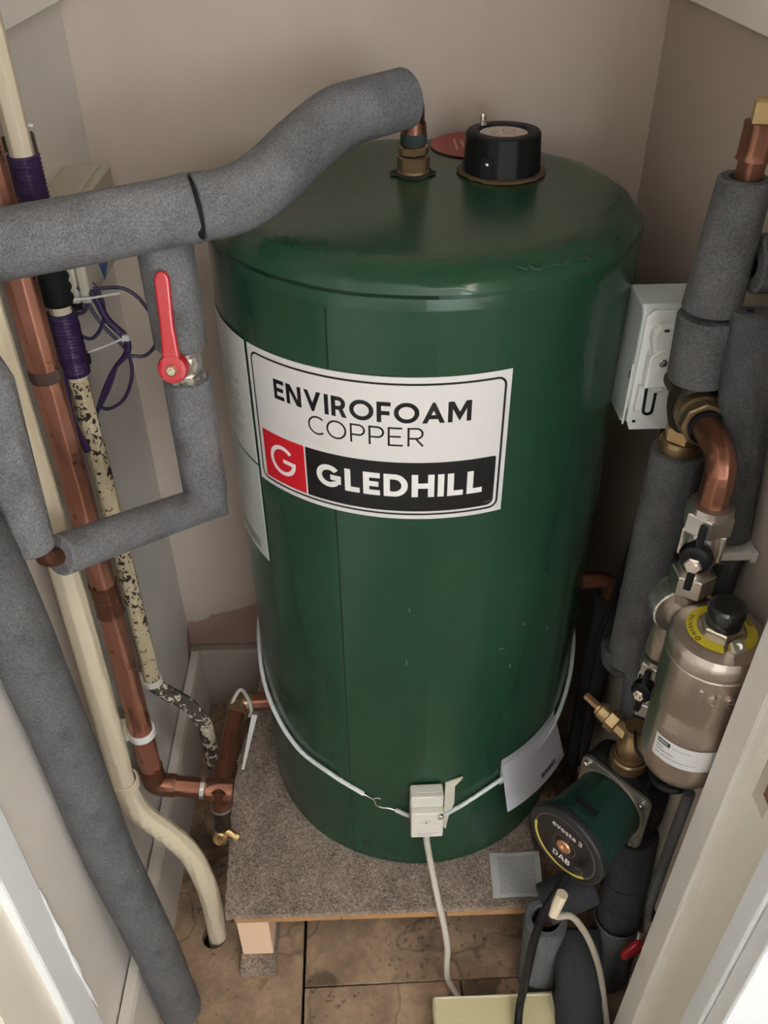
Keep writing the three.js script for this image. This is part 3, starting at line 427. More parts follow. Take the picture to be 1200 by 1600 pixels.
// ---------------------------------------------------------------- left side: lagged pipes
const foamPart = (name, label, path, r, inner, mat = FOAM, o = {}) => { const t = thing(name, label, 'pipe insulation', [path[0].x ?? path[0][0], path[0].y ?? path[0][1], path[0].z ?? path[0][2]]); part(t, 'foam', sweep(path, r, { inner, wob: (a, l) => (fbm(a / 6.2832, l * 1.3, 8, 2) - 0.5) * 0.05, ...o }), mat); return t; };
const S = [[-0.2060, 1.0797, 0.1597], [-0.1970, 1.0800, 0.1558], [-0.189, 1.079, 0.150], [-0.165, 1.081, 0.129], [-0.141, 1.090, 0.098], [-0.116, 1.103, 0.057], [-0.083, 1.116, 0.016], [-0.045, 1.120, -0.012], [-0.016, 1.122, -0.035]];
foamPart('foam_sleeve', 'thick grey foam sleeve curving up over the cylinder lid to the copper elbow', smooth(S, 70), 0.0288, 0.0125);
foamPart('foam_sleeve', 'thick grey foam sleeve running level to the left edge above the red valve', densify(smooth([[-0.2065, 1.080, 0.160], [-0.235, 1.077, 0.168], [-0.261, 1.075, 0.176], [-0.311, 1.072, 0.194], [-0.360, 1.069, 0.210], [-0.397, 1.066, 0.224], [-0.50, 1.060, 0.258]], 40), 0.01), (l, T) => 0.0288 + 0.0010 * sstep(0.02, 0.0, l), 0.0125);
{ const t = thing('pipe_tee', 'dark brass tee just showing in the gap between two grey foam sleeves', 'pipe fitting', [-0.21, 1.079, 0.16]);
  part(t, 'run', sweep(smooth([[-0.30, 1.0725, 0.190], [-0.2365, 1.0765, 0.1685], [-0.209, 1.0795, 0.1610], [-0.189, 1.079, 0.150], [-0.165, 1.081, 0.129]], 30), 0.0112), BRASS_OLD);
  part(t, 'collar', sweep([[-0.2145, 1.079, 0.1628], [-0.2100, 1.0796, 0.1613], [-0.2065, 1.0796, 0.1593], [-0.2030, 1.0796, 0.1575]], 0.0268, { seg: 24 }), BLACK_M, 'dark gap at the tee'); part(t, 'notch', norm(new THREE.SphereGeometry(1, 16, 12).scale(0.0034, 0.0085, 0.0034).rotateZ(0.25).translate(-0.2010, 1.0690, 0.1835)), BLACK_M, 'dark notch in the foam joint'); }
const vt = [-0.24, 0.15];
foamPart('foam_sleeve', 'short upright grey foam sleeve directly above the red valve lever', densify([[vt[0], 1.052, vt[1]], [vt[0], 0.946, vt[1]]], 0.01), 0.0252, 0.0085);
foamPart('foam_sleeve', 'grey foam sleeve below the red valve, mitred into a level run to the left', [...densify([[vt[0], 0.911, vt[1]], [vt[0], 0.757, vt[1]]], 0.008), ...densify([[vt[0], 0.757, vt[1]], [-0.339, 0.8305, 0.322]], 0.008).slice(1)], (l) => mix(0.0236, 0.0192, sstep(0.135, 0.165, l)), 0.0082);
foamPart('foam_sleeve', 'upright grey foam sleeve cut off by the left edge beside the thin cream pipe', densify([[-0.345, 0.863, 0.3515], [-0.345, 1.009, 0.335], [-0.355, 1.030, 0.33]], 0.012), 0.0185, 0.0085);
foamPart('foam_sleeve', 'long dark grey foam sleeve running down the left wall to the floor', densify(smooth([[-0.374, 1.00, 0.432], [-0.373, 0.90, 0.385], [-0.372, 0.80, 0.372], [-0.372, 0.61, 0.360], [-0.371, 0.475, 0.358], [-0.368, 0.39, 0.358], [-0.356, 0.29, 0.365], [-0.351, 0.19, 0.362], [-0.351, 0.09, 0.356], [-0.351, 0.002, 0.350]], 80), 0.01), 0.0282, 0.0115, foam(0.165, 0.160, 0.156));
{ const t = thing('copper_loop', 'small copper pipe bending between two foam sleeve ends on the left', 'pipe', [-0.345, 0.83, 0.32]);
  part(t, 'pipe', sweep(fillet([[vt[0], 1.06, vt[1]], [vt[0], 0.759, vt[1]], [-0.345, 0.8355, 0.334], [-0.345, 0.900, 0.3455]], 0.014), 0.0078), COPPER_OLD); }
// red lever ball valve
{ const X = vt[0], Z = vt[1], t = thing('lever_valve', 'chrome ball valve with a long red lever between two foam sleeves', 'valve', [X, 0.905, Z]);
  part(t, 'body', [lathe([[0, 0.906], [0.0175, 0.906], [0.0175, 0.916], [0.0150, 0.917], [0.0165, 0.922], [0.0175, 0.929], [0.0165, 0.936], [0.0150, 0.940], [0.0150, 0.951], [0, 0.951]], 40, 0.4).translate(X, 0, Z), orient(cyl(0.009, 0.009, 0, 0.026, 24), [X, 0.929, Z + 0.008], [0, 0.35, 1])], CHROME);
  part(t, 'nut', hex(0.0195, 0.938, 0.949, 6).translate(X, 0, Z), CHROME_S); part(t, 'nut', hex(0.0195, 0.909, 0.919, 6).translate(X, 0, Z), CHROME_S);
  const c = [-0.240, 0.947, 0.199], dir = V(0.0, 0.081, -0.0185).normalize(), fwd = V(0, 0.2227, 0.975);
  const F = (g) => frameOf(g, c, [1, 0, 0], dir.toArray(), V(1, 0, 0).cross(dir).toArray());
  const arm = new THREE.Shape(); arm.moveTo(-0.0085, 0.004); arm.lineTo(-0.0068, 0.040); arm.lineTo(-0.0072, 0.076); arm.quadraticCurveTo(-0.0074, 0.087, 0, 0.0875); arm.quadraticCurveTo(0.0074, 0.087, 0.0068, 0.076); arm.lineTo(0.0060, 0.040); arm.lineTo(0.0085, 0.004); arm.closePath();
  const lev = part(t, 'lever', F(extrude(arm, 0.0075, 0.0025, 3).translate(0, 0, -0.004)), RED_P, 'long red lever');
  part(t, 'lever_hub', F(orient(lathe([[0, -0.008], [0.0125, -0.008], [0.0138, -0.006], [0.0138, 0.003], [0.0125, 0.006], [0.0090, 0.0075], [0, 0.0075]], 32), [0, 0, -0.002], [0, 0, 1])), RED_P, 'round red lever hub');
  part(t, 'lever_nut', F(orient(hex(0.0052, 0, 0.006, 6), [0, 0, 0.004], [0, 0, 1])), std({ color: lin(0.62, 0.48, 0.30), metalness: 0.9, roughness: 0.35 }), 'yellowish zinc nut');
  part(t, 'stem', F(orient(cyl(0.0022, 0.0022, 0, 0.009, 12), [0, 0, 0.003], [0, 0, 1])), CHROME_S);
}
// bare pipes on the left wall
{ const t = thing('copper_pipe', 'tall bare copper pipe on the left wall with soldered joints', 'pipe', [-0.366, 0.30, 0.18]);
  part(t, 'pipe', sweep(densify([[-0.366, 1.32, 0.171], [-0.366, 0.63, 0.177], [-0.366, 0.31, 0.188]], 0.05), 0.0142, { seg: 32 }), COPPER);
  part(t, 'joint_ring', sweep(densify([[-0.366, 0.938, 0.1745], [-0.366, 0.926, 0.1745]], 0.004), (l) => 0.0148 + 0.0012 * Math.sin(Math.PI * clamp(l / 0.012)), { seg: 32 }), std({ color: lin(0.10, 0.065, 0.05), metalness: 0.5, roughness: 0.8 }), 'dark soldered ring');
  part(t, 'coupling', sweep(densify([[-0.366, 0.668, 0.1768], [-0.366, 0.622, 0.1772]], 0.004), (l) => 0.0152 + 0.0009 * (sstep(0.004, 0.001, l) + sstep(0.042, 0.045, l)) - 0.0006 * sstep(0.02, 0.023, l) * sstep(0.026, 0.023, l) * 2, { seg: 32 }), COPPER_OLD);
  part(t, 'elbow', sweep(fillet([[-0.366, 0.345, 0.187], [-0.366, 0.308, 0.188], [-0.338, 0.304, 0.189]], 0.016), 0.0158, { seg: 28 }), COPPER_OLD);
  part(t, 'branch', sweep([[-0.345, 0.305, 0.1885], [-0.278, 0.292, 0.19]], 0.0142), COPPER_OLD); part(t, 'solder_band', sweep([[-0.3055, 0.2985, 0.1895], [-0.300, 0.2975, 0.1895]], 0.0150), SOLDER, 'silvery solder band');
}
{ const t = thing('drain_tee', 'dark copper tee and drain cock low beside the pallet edge', 'pipe fitting', [-0.285, 0.18, 0.19]);
  part(t, 'tee', [sweep(densify([[-0.297, 0.296, 0.1895], [-0.262, 0.291, 0.1895]], 0.01), 0.0162), sweep(densify([[-0.275, 0.293, 0.150], [-0.279, 0.291, 0.19], [-0.281, 0.262, 0.1905]], 0.01), 0.0165)], COPPER_OLD);
  part(t, 'feed_pipe', sweep(fillet([[-0.276, 0.293, 0.160], [-0.268, 0.300, 0.042], [-0.219, 0.302, 0.041]], 0.014), 0.0138), COPPER_OLD, 'copper pipe turning into the cylinder side');
  part(t, 'feed_elbow', sweep(fillet([[-0.2695, 0.299, 0.066], [-0.268, 0.300, 0.042], [-0.244, 0.301, 0.0415]], 0.015), 0.0158), BRASS_OLD);
  part(t, 'solder_band', sweep([[-0.2810, 0.262, 0.1905], [-0.2812, 0.257, 0.1905]], 0.0160), SOLDER, 'silvery solder band');
  part(t, 'drain_body', sweep([[-0.2812, 0.258, 0.1905], [-0.284, 0.228, 0.191], [-0.285, 0.205, 0.1915]], (l) => (l < 0.03 ? 0.0150 : 0.0115)), std({ color: lin(0.05, 0.035, 0.022), metalness: 0.7, roughness: 0.6 }), 'dark tarnished drain cock body');
  part(t, 'drain_cap', orient(lathe([[0, 0], [0.0105, 0], [0.0105, 0.012], [0.0085, 0.014], [0.0085, 0.010], [0.0040, 0.010], [0.0040, 0.016], [0, 0.016]], 24), [-0.2885, 0.199, 0.198], [0.05, 0.35, 1]), BRASS, 'brass drain screw');
  part(t, 'hose_spigot', sweep(densify([[-0.281, 0.208, 0.197], [-0.2655, 0.192, 0.200]], 0.001), (l) => 0.0052 + 0.0016 * ((l * 1000 / 4.4) % 1), { seg: 18 }), BRASS, 'ribbed brass hose spigot');
}
{ const t = thing('earth_strap', 'white plastic strip looped over the dark copper feed pipe behind the pallet', 'strap', [-0.275, 0.16, 0.07]);
  const W = std({ color: lin(0.62, 0.60, 0.56), roughness: 0.6 });
  part(t, 'tail', extrude(poly([[0, 0], [0.004, 0], [0.0125, 0.125], [0.004, 0.128]]), 0.0012).applyMatrix4(new THREE.Matrix4().makeRotationZ(-0.20)).rotateY(0.25).translate(-0.2775, 0.158, 0.058), W);
  part(t, 'loop', sweep(smooth([[-0.252, 0.285, 0.056], [-0.247, 0.305, 0.060], [-0.252, 0.320, 0.050], [-0.262, 0.326, 0.040], [-0.272, 0.318, 0.050], [-0.279, 0.300, 0.062]], 30), 0.0028, { seg: 8 }), std({ color: lin(0.36, 0.33, 0.28), roughness: 0.7 }));
}
// cream painted pipe
{ const t = thing('cream_pipe', 'cream painted pipe on the left wall bending out into the floor hole', 'pipe', [-0.313, 0, 0.243]);
  part(t, 'pipe', sweep(smooth([[-0.371, 1.34, 0.248], [-0.371, 1.0, 0.248], [-0.371, 0.78, 0.249], [-0.3725, 0.48, 0.2595], [-0.3735, 0.415, 0.2617], [-0.3655, 0.358, 0.262], [-0.3400, 0.311, 0.262], [-0.3185, 0.266, 0.2615], [-0.3085, 0.205, 0.259], [-0.3065, 0.12, 0.252], [-0.311, 0.03, 0.2445], [-0.314, -0.028, 0.240]], 140), 0.0146, { seg: 32, wob: (a, l) => (fbm(a / 6.28, l * 2, 10, 2) - 0.5) * 0.03 }), CREAM_P);
}
// flaking pipe with its conduit sleeves
const flakeTex = dataTex(512, 512, (u, v) => { const a = fbm(u, v, 52, 3), b = fbm(u + 0.3, v + 0.1, 5, 3), c = fbm(u + 0.2, v, 110, 2), k = sstep(0.575, 0.61, a * 0.52 + b * 0.34 + c * 0.17), w = fbm(u, v + 0.3, 9, 3) * 0.14; return [mix(0.80 - w, 0.17, k), mix(0.745 - w, 0.12, k), mix(0.64 - w * 1.2, 0.085, k)]; });
const flakeBump = dataTex(256, 512, (u, v) => { const a = fbm(u, v, 14, 4), b = fbm(u + 0.3, v + 0.1, 4, 3), k = 1 - sstep(0.50, 0.55, a * 0.62 + b * 0.36); return [k, k, k]; }, false);
const FLAKE = std({ map: tile(flakeTex, 0.22, 0.24), roughness: 0.75, bumpMap: tile(stip, 0.05), bumpScale: 0.0010 });
const darkTex = dataTex(512, 512, (u, v) => { const a = fbm(u, v, 24, 4) * 0.75 + fbm(u, v, 90, 2) * 0.25, k = sstep(0.52, 0.57, a); return [mix(0.27, 0.80, k), mix(0.24, 0.75, k), mix(0.21, 0.66, k)]; });
const FLAKE_D = std({ map: tile(darkTex, 0.20, 0.22), roughness: 0.8, bumpMap: tile(flakeBump, 0.07, 0.20), bumpScale: 0.0012 });
{ const t = thing('flaking_pipe', 'thin pale pipe with flaking paint and dark rust spots on the left wall', 'pipe', [-0.313, 0, 0.07]);
  part(t, 'upper_pipe', sweep(densify([[-0.376, 1.32, 0.064], [-0.376, 0.868, 0.070]], 0.05), 0.0112), CREAM_P, 'clean cream upper length');
  part(t, 'lower_pipe', sweep(densify([[-0.376, 0.870, 0.070], [-0.376, 0.70, 0.067], [-0.377, 0.388, 0.071]], 0.03), 0.0113), FLAKE, 'flaked and rust-spotted length');
  part(t, 'bent_pipe', sweep(densify(fillet([[-0.377, 0.393, 0.071], [-0.376, 0.374, 0.071], [-0.334, 0.332, 0.071], [-0.3165, 0.285, 0.070], [-0.313, 0.001, 0.070]], 0.05, 10), 0.02), 0.0110), FLAKE_D, 'bent lower end stripped mostly to dark metal');
}
const rib = (pts, r, amp, pitch) => sweep(densify(pts, 0.00115), (l) => r + amp * Math.sin((l / pitch) * Math.PI * 2), { seg: 24, crease: 1.6 });
solo('corrugated_conduit', 'upper purple ribbed conduit on the pale pipe, above the grey sleeve', 'conduit', rib([[-0.376, 1.101, 0.0668], [-0.376, 1.012, 0.0680]], 0.0150, 0.0009, 0.0038), PURPLE);
solo('corrugated_conduit', 'lower purple ribbed conduit on the pale pipe, beside the looping cables', 'conduit', rib([[-0.376, 0.946, 0.0690], [-0.376, 0.876, 0.0700]], 0.0150, 0.0009, 0.0038), PURPLE);
solo('black_conduit', 'black ribbed conduit collar on the pale pipe just below the grey sleeve', 'conduit', rib([[-0.376, 1.008, 0.0682], [-0.376, 0.955, 0.0688]], 0.0152, 0.0012, 0.011), BLACK_M);
// clips
const ringClip = (name, label, c, r, w, mat, wallX = XL, extra) => { const t = thing(name, label, 'pipe clip', c); const s = new THREE.Shape(); s.absarc(0, 0, r + 0.0032, 0, Math.PI * 2); const h = new THREE.Path(); h.absarc(0, 0, r + 0.0002, 0, Math.PI * 2, true); s.holes.push(h); const g = extrude(s, w, 0.0008, 1); g.rotateX(-Math.PI / 2); g.translate(c[0], c[1] - w / 2, c[2]); part(t, 'ring', toCreasedNormals(g, 0.6), mat);
  part(t, 'base', rbox(wallX, c[0] - r - 0.0005, c[1] - w * 0.5, c[1] + w * 0.5, c[2] - 0.011, c[2] + 0.011, 0.002), mat); if (extra) extra(t); return t; };
ringClip('pipe_clip', 'white plastic clip holding the bare copper pipe low on the left wall', [-0.366, 0.415, 0.1845], 0.0142, 0.012, std({ color: lin(0.72, 0.71, 0.67), roughness: 0.4 }), XL, (t) => { part(t, 'screw_lug', rbox(XL + 0.001, XL + 0.020, 0.420, 0.438, 0.180, 0.202, 0.002), std({ color: lin(0.50, 0.50, 0.36), roughness: 0.6 }), 'yellowed back of the clip'); });
ringClip('pipe_clip', 'cream painted clip on the cream pipe just above its bend', [-0.3726, 0.415, 0.2607], 0.0146, 0.013, CREAM_P, XL, (t) => part(t, 'screw_lug', rbox(XL + 0.0005, XL + 0.006, 0.404, 0.426, 0.268, 0.292, 0.002), CREAM_P));
ringClip('pipe_clip', 'off-white clip at the foot of the flaking pipe', [-0.377, 0.388, 0.0712], 0.0113, 0.011, std({ color: lin(0.60, 0.56, 0.48), roughness: 0.6 }));
solo('pipe_bracket', 'small dark bracket beside the cream pipe above the purple conduit', 'bracket', [rbox(-0.400, -0.372, 1.098, 1.112, 0.043, 0.049, 0.002), rbox(-0.376, -0.369, 1.092, 1.116, 0.040, 0.050, 0.003)], std({ color: lin(0.045, 0.038, 0.03), roughness: 0.5 }));
solo('pipe_bracket', 'tiny black bracket beside the lower purple conduit', 'bracket', rbox(-0.392, -0.364, 0.876, 0.891, 0.046, 0.055, 0.002), BLACK);
{ const t = thing('wall_nail', 'small painted hook sticking out of the left wall near the top', 'hook', [XL, 1.10, 0.02]); part(t, 'pin', sweep([[XL + 0.0005, 1.118, 0.020], [XL + 0.022, 1.113, 0.012]], 0.0016, { seg: 10 }), GLOSS_L); }
// control box
{ const G = std({ color: lin(0.42, 0.39, 0.30), roughness: 0.55 }), t = thing('control_box', 'beige control box on the left wall behind the level foam sleeve', 'junction box', [XL, 0.945, -0.03]);
  part(t, 'case', rbox(XL + 0.0005, -0.360, 0.9455, 1.039, -0.120, 0.050, 0.003), G); part(t, 'lid', rbox(-0.3598, -0.348, 0.9455, 1.0395, -0.1205, 0.0505, 0.004), G);
  part(t, 'arrow_print', (() => { const g = extrude(poly([[0.004, 0.975], [-0.060, 0.9735], [-0.0085, 0.948]].map(([z, y]) => [-z, y])), 0.0006); g.rotateY(Math.PI / 2); return g.translate(-0.3482, 0, 0); })(), std({ color: lin(0.03, 0.09, 0.24), roughness: 0.5 }), 'blue printed arrowhead'); 
  part(t, 'gland', sweep([[-0.376, 0.946, 0.025], [-0.374, 0.930, 0.030]], 0.008, { seg: 16 }), BLACK_M); }
// cables under the box
const wires = [[[-0.367, 0.968, 0.035], [-0.349, 0.962, 0.035], [-0.342, 0.942, 0.035], [-0.346, 0.918, 0.035], [-0.362, 0.9, 0.037], [-0.380, 0.906, 0.035]],
  [[-0.360, 0.955, 0.036], [-0.346, 0.957, 0.037], [-0.318, 0.956, 0.035], [-0.305, 0.947, 0.035], [-0.296, 0.932, 0.035], [-0.289, 0.912, 0.035], [-0.292, 0.894, 0.035], [-0.308, 0.877, 0.035], [-0.324, 0.878, 0.037]],
  [[-0.368, 0.961, 0.031], [-0.363, 0.95, 0.031], [-0.35, 0.915, 0.031], [-0.328, 0.884, 0.033]],
  [[-0.328, 0.884, 0.039], [-0.325, 0.879, 0.039], [-0.326, 0.855, 0.039], [-0.342, 0.823, 0.039], [-0.364, 0.811, 0.037], [-0.372, 0.815, 0.035]],
  [[-0.339, 0.871, 0.041], [-0.354, 0.84, 0.041], [-0.372, 0.812, 0.041]],
  [[-0.359, 0.957, 0.040], [-0.357, 0.945, 0.040], [-0.362, 0.933, 0.040], [-0.380, 0.929, 0.040]]];
const wireLabels = ['thin dark cable in the small loop hugging the flaking pipe', 'thin dark cable in the widest loop, passing behind the upright foam sleeve', 'thin dark cable slanting straight down right from the control box', 'thin dark cable making the lowest round loop under the purple bundle', 'short dark cable slanting inside the lowest loop of cables', 'shortest dark cable curling back to the pale pipe by the cable tie head'];
wires.forEach((w, i) => solo('signal_cable', wireLabels[i], 'cable', sweep(smooth(w, 40), 0.0021, { seg: 8 }), WIRE, 'loose dark cables below the control box'));
solo('cable_bundle', 'thicker purple cable bundle hanging diagonally below the control box', 'cable', sweep(smooth([[-0.361, 0.964, 0.046], [-0.348, 0.955, 0.046], [-0.337, 0.925, 0.046], [-0.322, 0.903, 0.046], [-0.324, 0.887, 0.046], [-0.343, 0.866, 0.046], [-0.362, 0.834, 0.045], [-0.374, 0.809, 0.044]], 50), (l) => 0.0040 - 0.0018 * sstep(0.08, 0.12, l), { seg: 10 }), PURPLE);
solo('purple_cable', 'purple cable running straight down between the copper and flaking pipes', 'cable', sweep(smooth([[-0.387, 0.885, 0.080], [-0.387, 0.860, 0.085], [-0.386, 0.823, 0.089], [-0.380, 0.785, 0.084]], 24), 0.0045, { seg: 10 }), PURPLE);
const TIE = std({ color: lin(0.62, 0.60, 0.55), roughness: 0.4 });
{ const t = thing('cable_tie', 'white cable tie with a long level tail under the foam sleeve', 'cable tie', [-0.372, 0.953, 0.05]); part(t, 'tail', sweep(smooth([[-0.372, 0.9525, 0.053], [-0.346, 0.954, 0.053], [-0.317, 0.958, 0.052]], 16), 0.0013, { seg: 8 }), TIE); part(t, 'head', rbox(-0.379, -0.370, 0.961, 0.972, 0.052, 0.060, 0.0015), TIE); part(t, 'band', sweep(smooth([[-0.374, 0.968, 0.056], [-0.373, 0.953, 0.056], [-0.377, 0.935, 0.055]], 12), 0.0016, { seg: 8 }), TIE); }
{ const t = thing('cable_tie', 'white cable tie slanting across the purple cable bundle', 'cable tie', [-0.344, 0.899, 0.05]); part(t, 'tail', sweep(smooth([[-0.368, 0.889, 0.050], [-0.344, 0.898, 0.0515], [-0.320, 0.908, 0.0525]], 12), 0.0013, { seg: 8 }), TIE); part(t, 'head', rbox(-0.324, -0.316, 0.904, 0.911, 0.050, 0.055, 0.0012), TIE); }
// ---------------------------------------------------------------- right side: valves, filter, pump
const CX = 0.243, CZ = 0.21;
foamPart('foam_sleeve', 'grey foam sleeve with a bare copper pipe standing out of its top', densify([[0.2405, 0.9985, 0.2095], [0.2440, 1.112, 0.2105]], 0.01), (l, T) => mix(0.0252, 0.0218, l / (T ?? 1)), 0.0135, FOAM_D);
foamPart('foam_sleeve', 'short thick grey foam collar in front of the white valve box', densify([[0.2445, 0.931, 0.2105], [0.2420, 0.9945, 0.2095]], 0.01), 0.0290, 0.0140, FOAM_D);
foamPart('foam_sleeve', 'grey foam sleeve below the brass valve on the right wall', densify([[0.242, 0.555, 0.210], [0.2415, 0.853, 0.210]], 0.01), 0.0272, 0.0140, FOAM_D);
{ const t = thing('vent_pipe', 'short copper pipe with a brass air vent cap at the upper right', 'pipe', [0.245, 1.10, 0.21]);
  part(t, 'pipe', sweep([[0.243, 1.00, 0.2098], [0.2465, 1.140, 0.2107]], 0.0110), COPPER_OLD);
  part(t, 'coupling', sweep(densify([[0.2458, 1.126, 0.2106], [0.2468, 1.1535, 0.2108]], 0.003), (l) => 0.0132 + 0.0008 * sstep(0.003, 0.0, l) + 0.0006 * sstep(0.024, 0.027, l)), COPPER_OLD);
  part(t, 'vent_cap', hex(0.0118, 1.152, 1.171, 4, 0.002).rotateY(0.5).translate(0.2470, 0, 0.2109), std({ color: lin(0.46, 0.32, 0.15), metalness: 0.6, roughness: 0.6 }), 'square brass cap'); }
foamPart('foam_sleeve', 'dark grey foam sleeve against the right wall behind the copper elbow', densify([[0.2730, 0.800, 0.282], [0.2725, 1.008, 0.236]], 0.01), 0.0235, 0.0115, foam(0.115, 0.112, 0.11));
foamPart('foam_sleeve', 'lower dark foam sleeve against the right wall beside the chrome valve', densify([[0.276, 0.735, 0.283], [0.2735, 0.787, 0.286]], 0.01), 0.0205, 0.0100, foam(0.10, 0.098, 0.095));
foamPart('foam_sleeve', 'stub of level foam sleeve entering the right wall at the picture edge', densify([[0.2660, 1.0405, 0.2120], [0.2983, 1.0405, 0.2120]], 0.008), 0.0250, 0.0115, FOAM_D);
{ const t = thing('wall_clip', 'small white clip on the right wall between two dark sleeves', 'pipe clip', [0.2985, 0.79, 0.29]); part(t, 'jaw', [rbox(0.262, 0.2982, 0.7885, 0.7985, 0.268, 0.306, 0.002), rbox(0.292, 0.2982, 0.787, 0.800, 0.300, 0.309, 0.002)], WHITE_C); }
// motorised valve: white head, brass body
{ const t = thing('motorised_valve', 'white motorised valve head with a brass body behind the foam collar', 'valve', [0.235, 0.84, 0.15]);
  const side = poly([[-0.148, 0.862], [-0.132, 0.8375], [-0.088, 0.8375], [-0.084, 0.852], [-0.084, 0.955], [-0.094, 0.9735], [-0.140, 0.9735], [-0.148, 0.966]]);
  const g = extrude(side, 0.060, 0.003, 2); g.rotateY(Math.PI / 2); g.translate(0.2035, 0, 0); part(t, 'head', uvBox(g), std({ color: lin(0.60, 0.64, 0.60), roughness: 0.4 }));
  const fr = (s, d, b = 0.0012) => extrude(s, d, b, 2);
  const P = WHITE_P;
  part(t, 'front_plate', fr(poly([[0.209, 0.8385], [0.262, 0.8385], [0.262, 0.9715], [0.2135, 0.9715], [0.206, 0.965], [0.2045, 0.850]]), 0.004).translate(0, 0, 0.1475), P);
  part(t, 'cover', fr(poly([[0.2125, 0.892], [0.258, 0.892], [0.258, 0.9600], [0.2180, 0.9600], [0.2125, 0.954], [0.2115, 0.945], [0.2150, 0.931], [0.2122, 0.929], [0.2118, 0.908]]), 0.012, 0.003).translate(0, 0, 0.1500), P);
  const c2 = new THREE.Shape(); c2.absarc(0.2255, 0.923, 0.0135, 0, Math.PI * 2); part(t, 'screw_boss', fr(c2, 0.006, 0.002).translate(0, 0, 0.158), P);
  part(t, 'screw', [orient(cyl(0.0042, 0.0042, 0, 0.003, 16), [0.2255, 0.9225, 0.1633], [0, 0, 1]), orient(lathe([[0, 0], [0.0030, 0], [0.0022, 0.0022], [0, 0.003]], 12), [0.2255, 0.9225, 0.166], [0, 0, 1])], CHROME);
  part(t, 'lever_guard', fr(poly([[0.2085, 0.864], [0.2165, 0.864], [0.2155, 0.893], [0.2095, 0.893]]), 0.007).translate(0, 0, 0.151), P);
  const slot = new THREE.Shape(); slot.moveTo(0.2175, 0.889); slot.lineTo(0.2185, 0.862); slot.absarc(0.2245, 0.862, 0.006, Math.PI, 0, false); slot.lineTo(0.2305, 0.889); slot.lineTo(0.2276, 0.889); slot.lineTo(0.2276, 0.862); slot.absarc(0.2245, 0.862, 0.0031, 0, Math.PI, true); slot.lineTo(0.2204, 0.889); slot.closePath();
  part(t, 'lever_slot', fr(slot, 0.0010, 0.0002).translate(0, 0, 0.1513), BLACK_M, 'black U-shaped lever slot'); part(t, 'tab', fr(rrect(0.008, 0.004, 0.001), 0.002, 0.0005).translate(0.226, 0.8905, 0.161), P);
  part(t, 'slot_hole', [rbox(0.2215, 0.2265, 0.954, 0.9568, 0.1612, 0.1624, 0.0003), rbox(0.236, 0.248, 0.951, 0.954, 0.1612, 0.1624, 0.0003), rbox(0.2105, 0.2140, 0.8475, 0.8505, 0.1510, 0.1520, 0.0003)], BLACK_M);
  part(t, 'side_slot', rbox(0.2028, 0.2037, 0.893, 0.902, 0.139, 0.143, 0.0003), BLACK_M);
  part(t, 'side_rib', [rbox(0.2022, 0.2042, 0.880, 0.912, 0.1435, 0.146, 0.0005), rbox(0.2022, 0.2042, 0.842, 0.880, 0.1440, 0.1455, 0.0005)], P);
  const dk = std({ color: lin(0.055, 0.045, 0.032), metalness: 0.7, roughness: 0.6 });
  part(t, 'valve_neck', [sweep(densify([[0.2435, 0.870, 0.21], [0.2435, 0.936, 0.2105]], 0.004), (l) => 0.0165 + 0.0065 * Math.sin(Math.PI * clamp((l - 0.008) / 0.058)), { seg: 32 }), sweep([[0.2435, 0.905, 0.20], [0.2435, 0.905, 0.150]], 0.0135)], dk, 'dark tarnished valve casting');
  part(t, 'front_port', orient(lathe([[0, 0], [0.0205, 0], [0.0215, 0.003], [0.0200, 0.006], [0.0200, 0.008], [0.0218, 0.010], [0.0218, 0.020], [0.0195, 0.024], [0.0135, 0.0245], [0, 0.0245]], 40, 0.4), [0.2435, 0.905, 0.2215], [-0.10, 0.08, 1]), BRASS_OLD);
  part(t, 'front_nut', orient(hex(0.0215, 0.0, 0.012, 8), [0.2410, 0.9075, 0.2470], [-0.10, 0.08, 1]), BRASS_OLD);
  part(t, 'lower_nut', hex(0.0185, 0.8655, 0.8800, 6).rotateY(0.3).translate(0.2425, 0, CZ), BRASS, 'bright brass hexagon');
  part(t, 'lower_collar', lathe([[0, 0.848], [0.0205, 0.848], [0.0212, 0.850], [0.0212, 0.862], [0.0190, 0.866], [0, 0.866]], 40, 0.4).translate(0.2420, 0, CZ), BRASS_OLD);
}
{ const t = thing('copper_elbow', 'thick copper bend dropping from the brass valve to the chrome valve', 'pipe', [0.236, 0.87, 0.316]);
  part(t, 'bend', sweep(fillet([[0.2420, 0.9065, 0.235], [0.2365, 0.913, 0.3165], [0.2365, 0.856, 0.3170]], 0.036, 16), 0.0128, { seg: 32 }), std({ color: lin(0.40, 0.32, 0.27), metalness: 0.8, roughness: 0.75, map: tile(copperTex, 0.12, 0.3), roughnessMap: tile(copperRough, 0.1) }));
  part(t, 'washer', orient(lathe([[0.0120, 0], [0.0165, 0], [0.0165, 0.003], [0.0120, 0.003]], 32), [0.2397, 0.9090, 0.2610], [-0.08, 0.08, 1]), BLACK_M, 'black sealing ring'); }
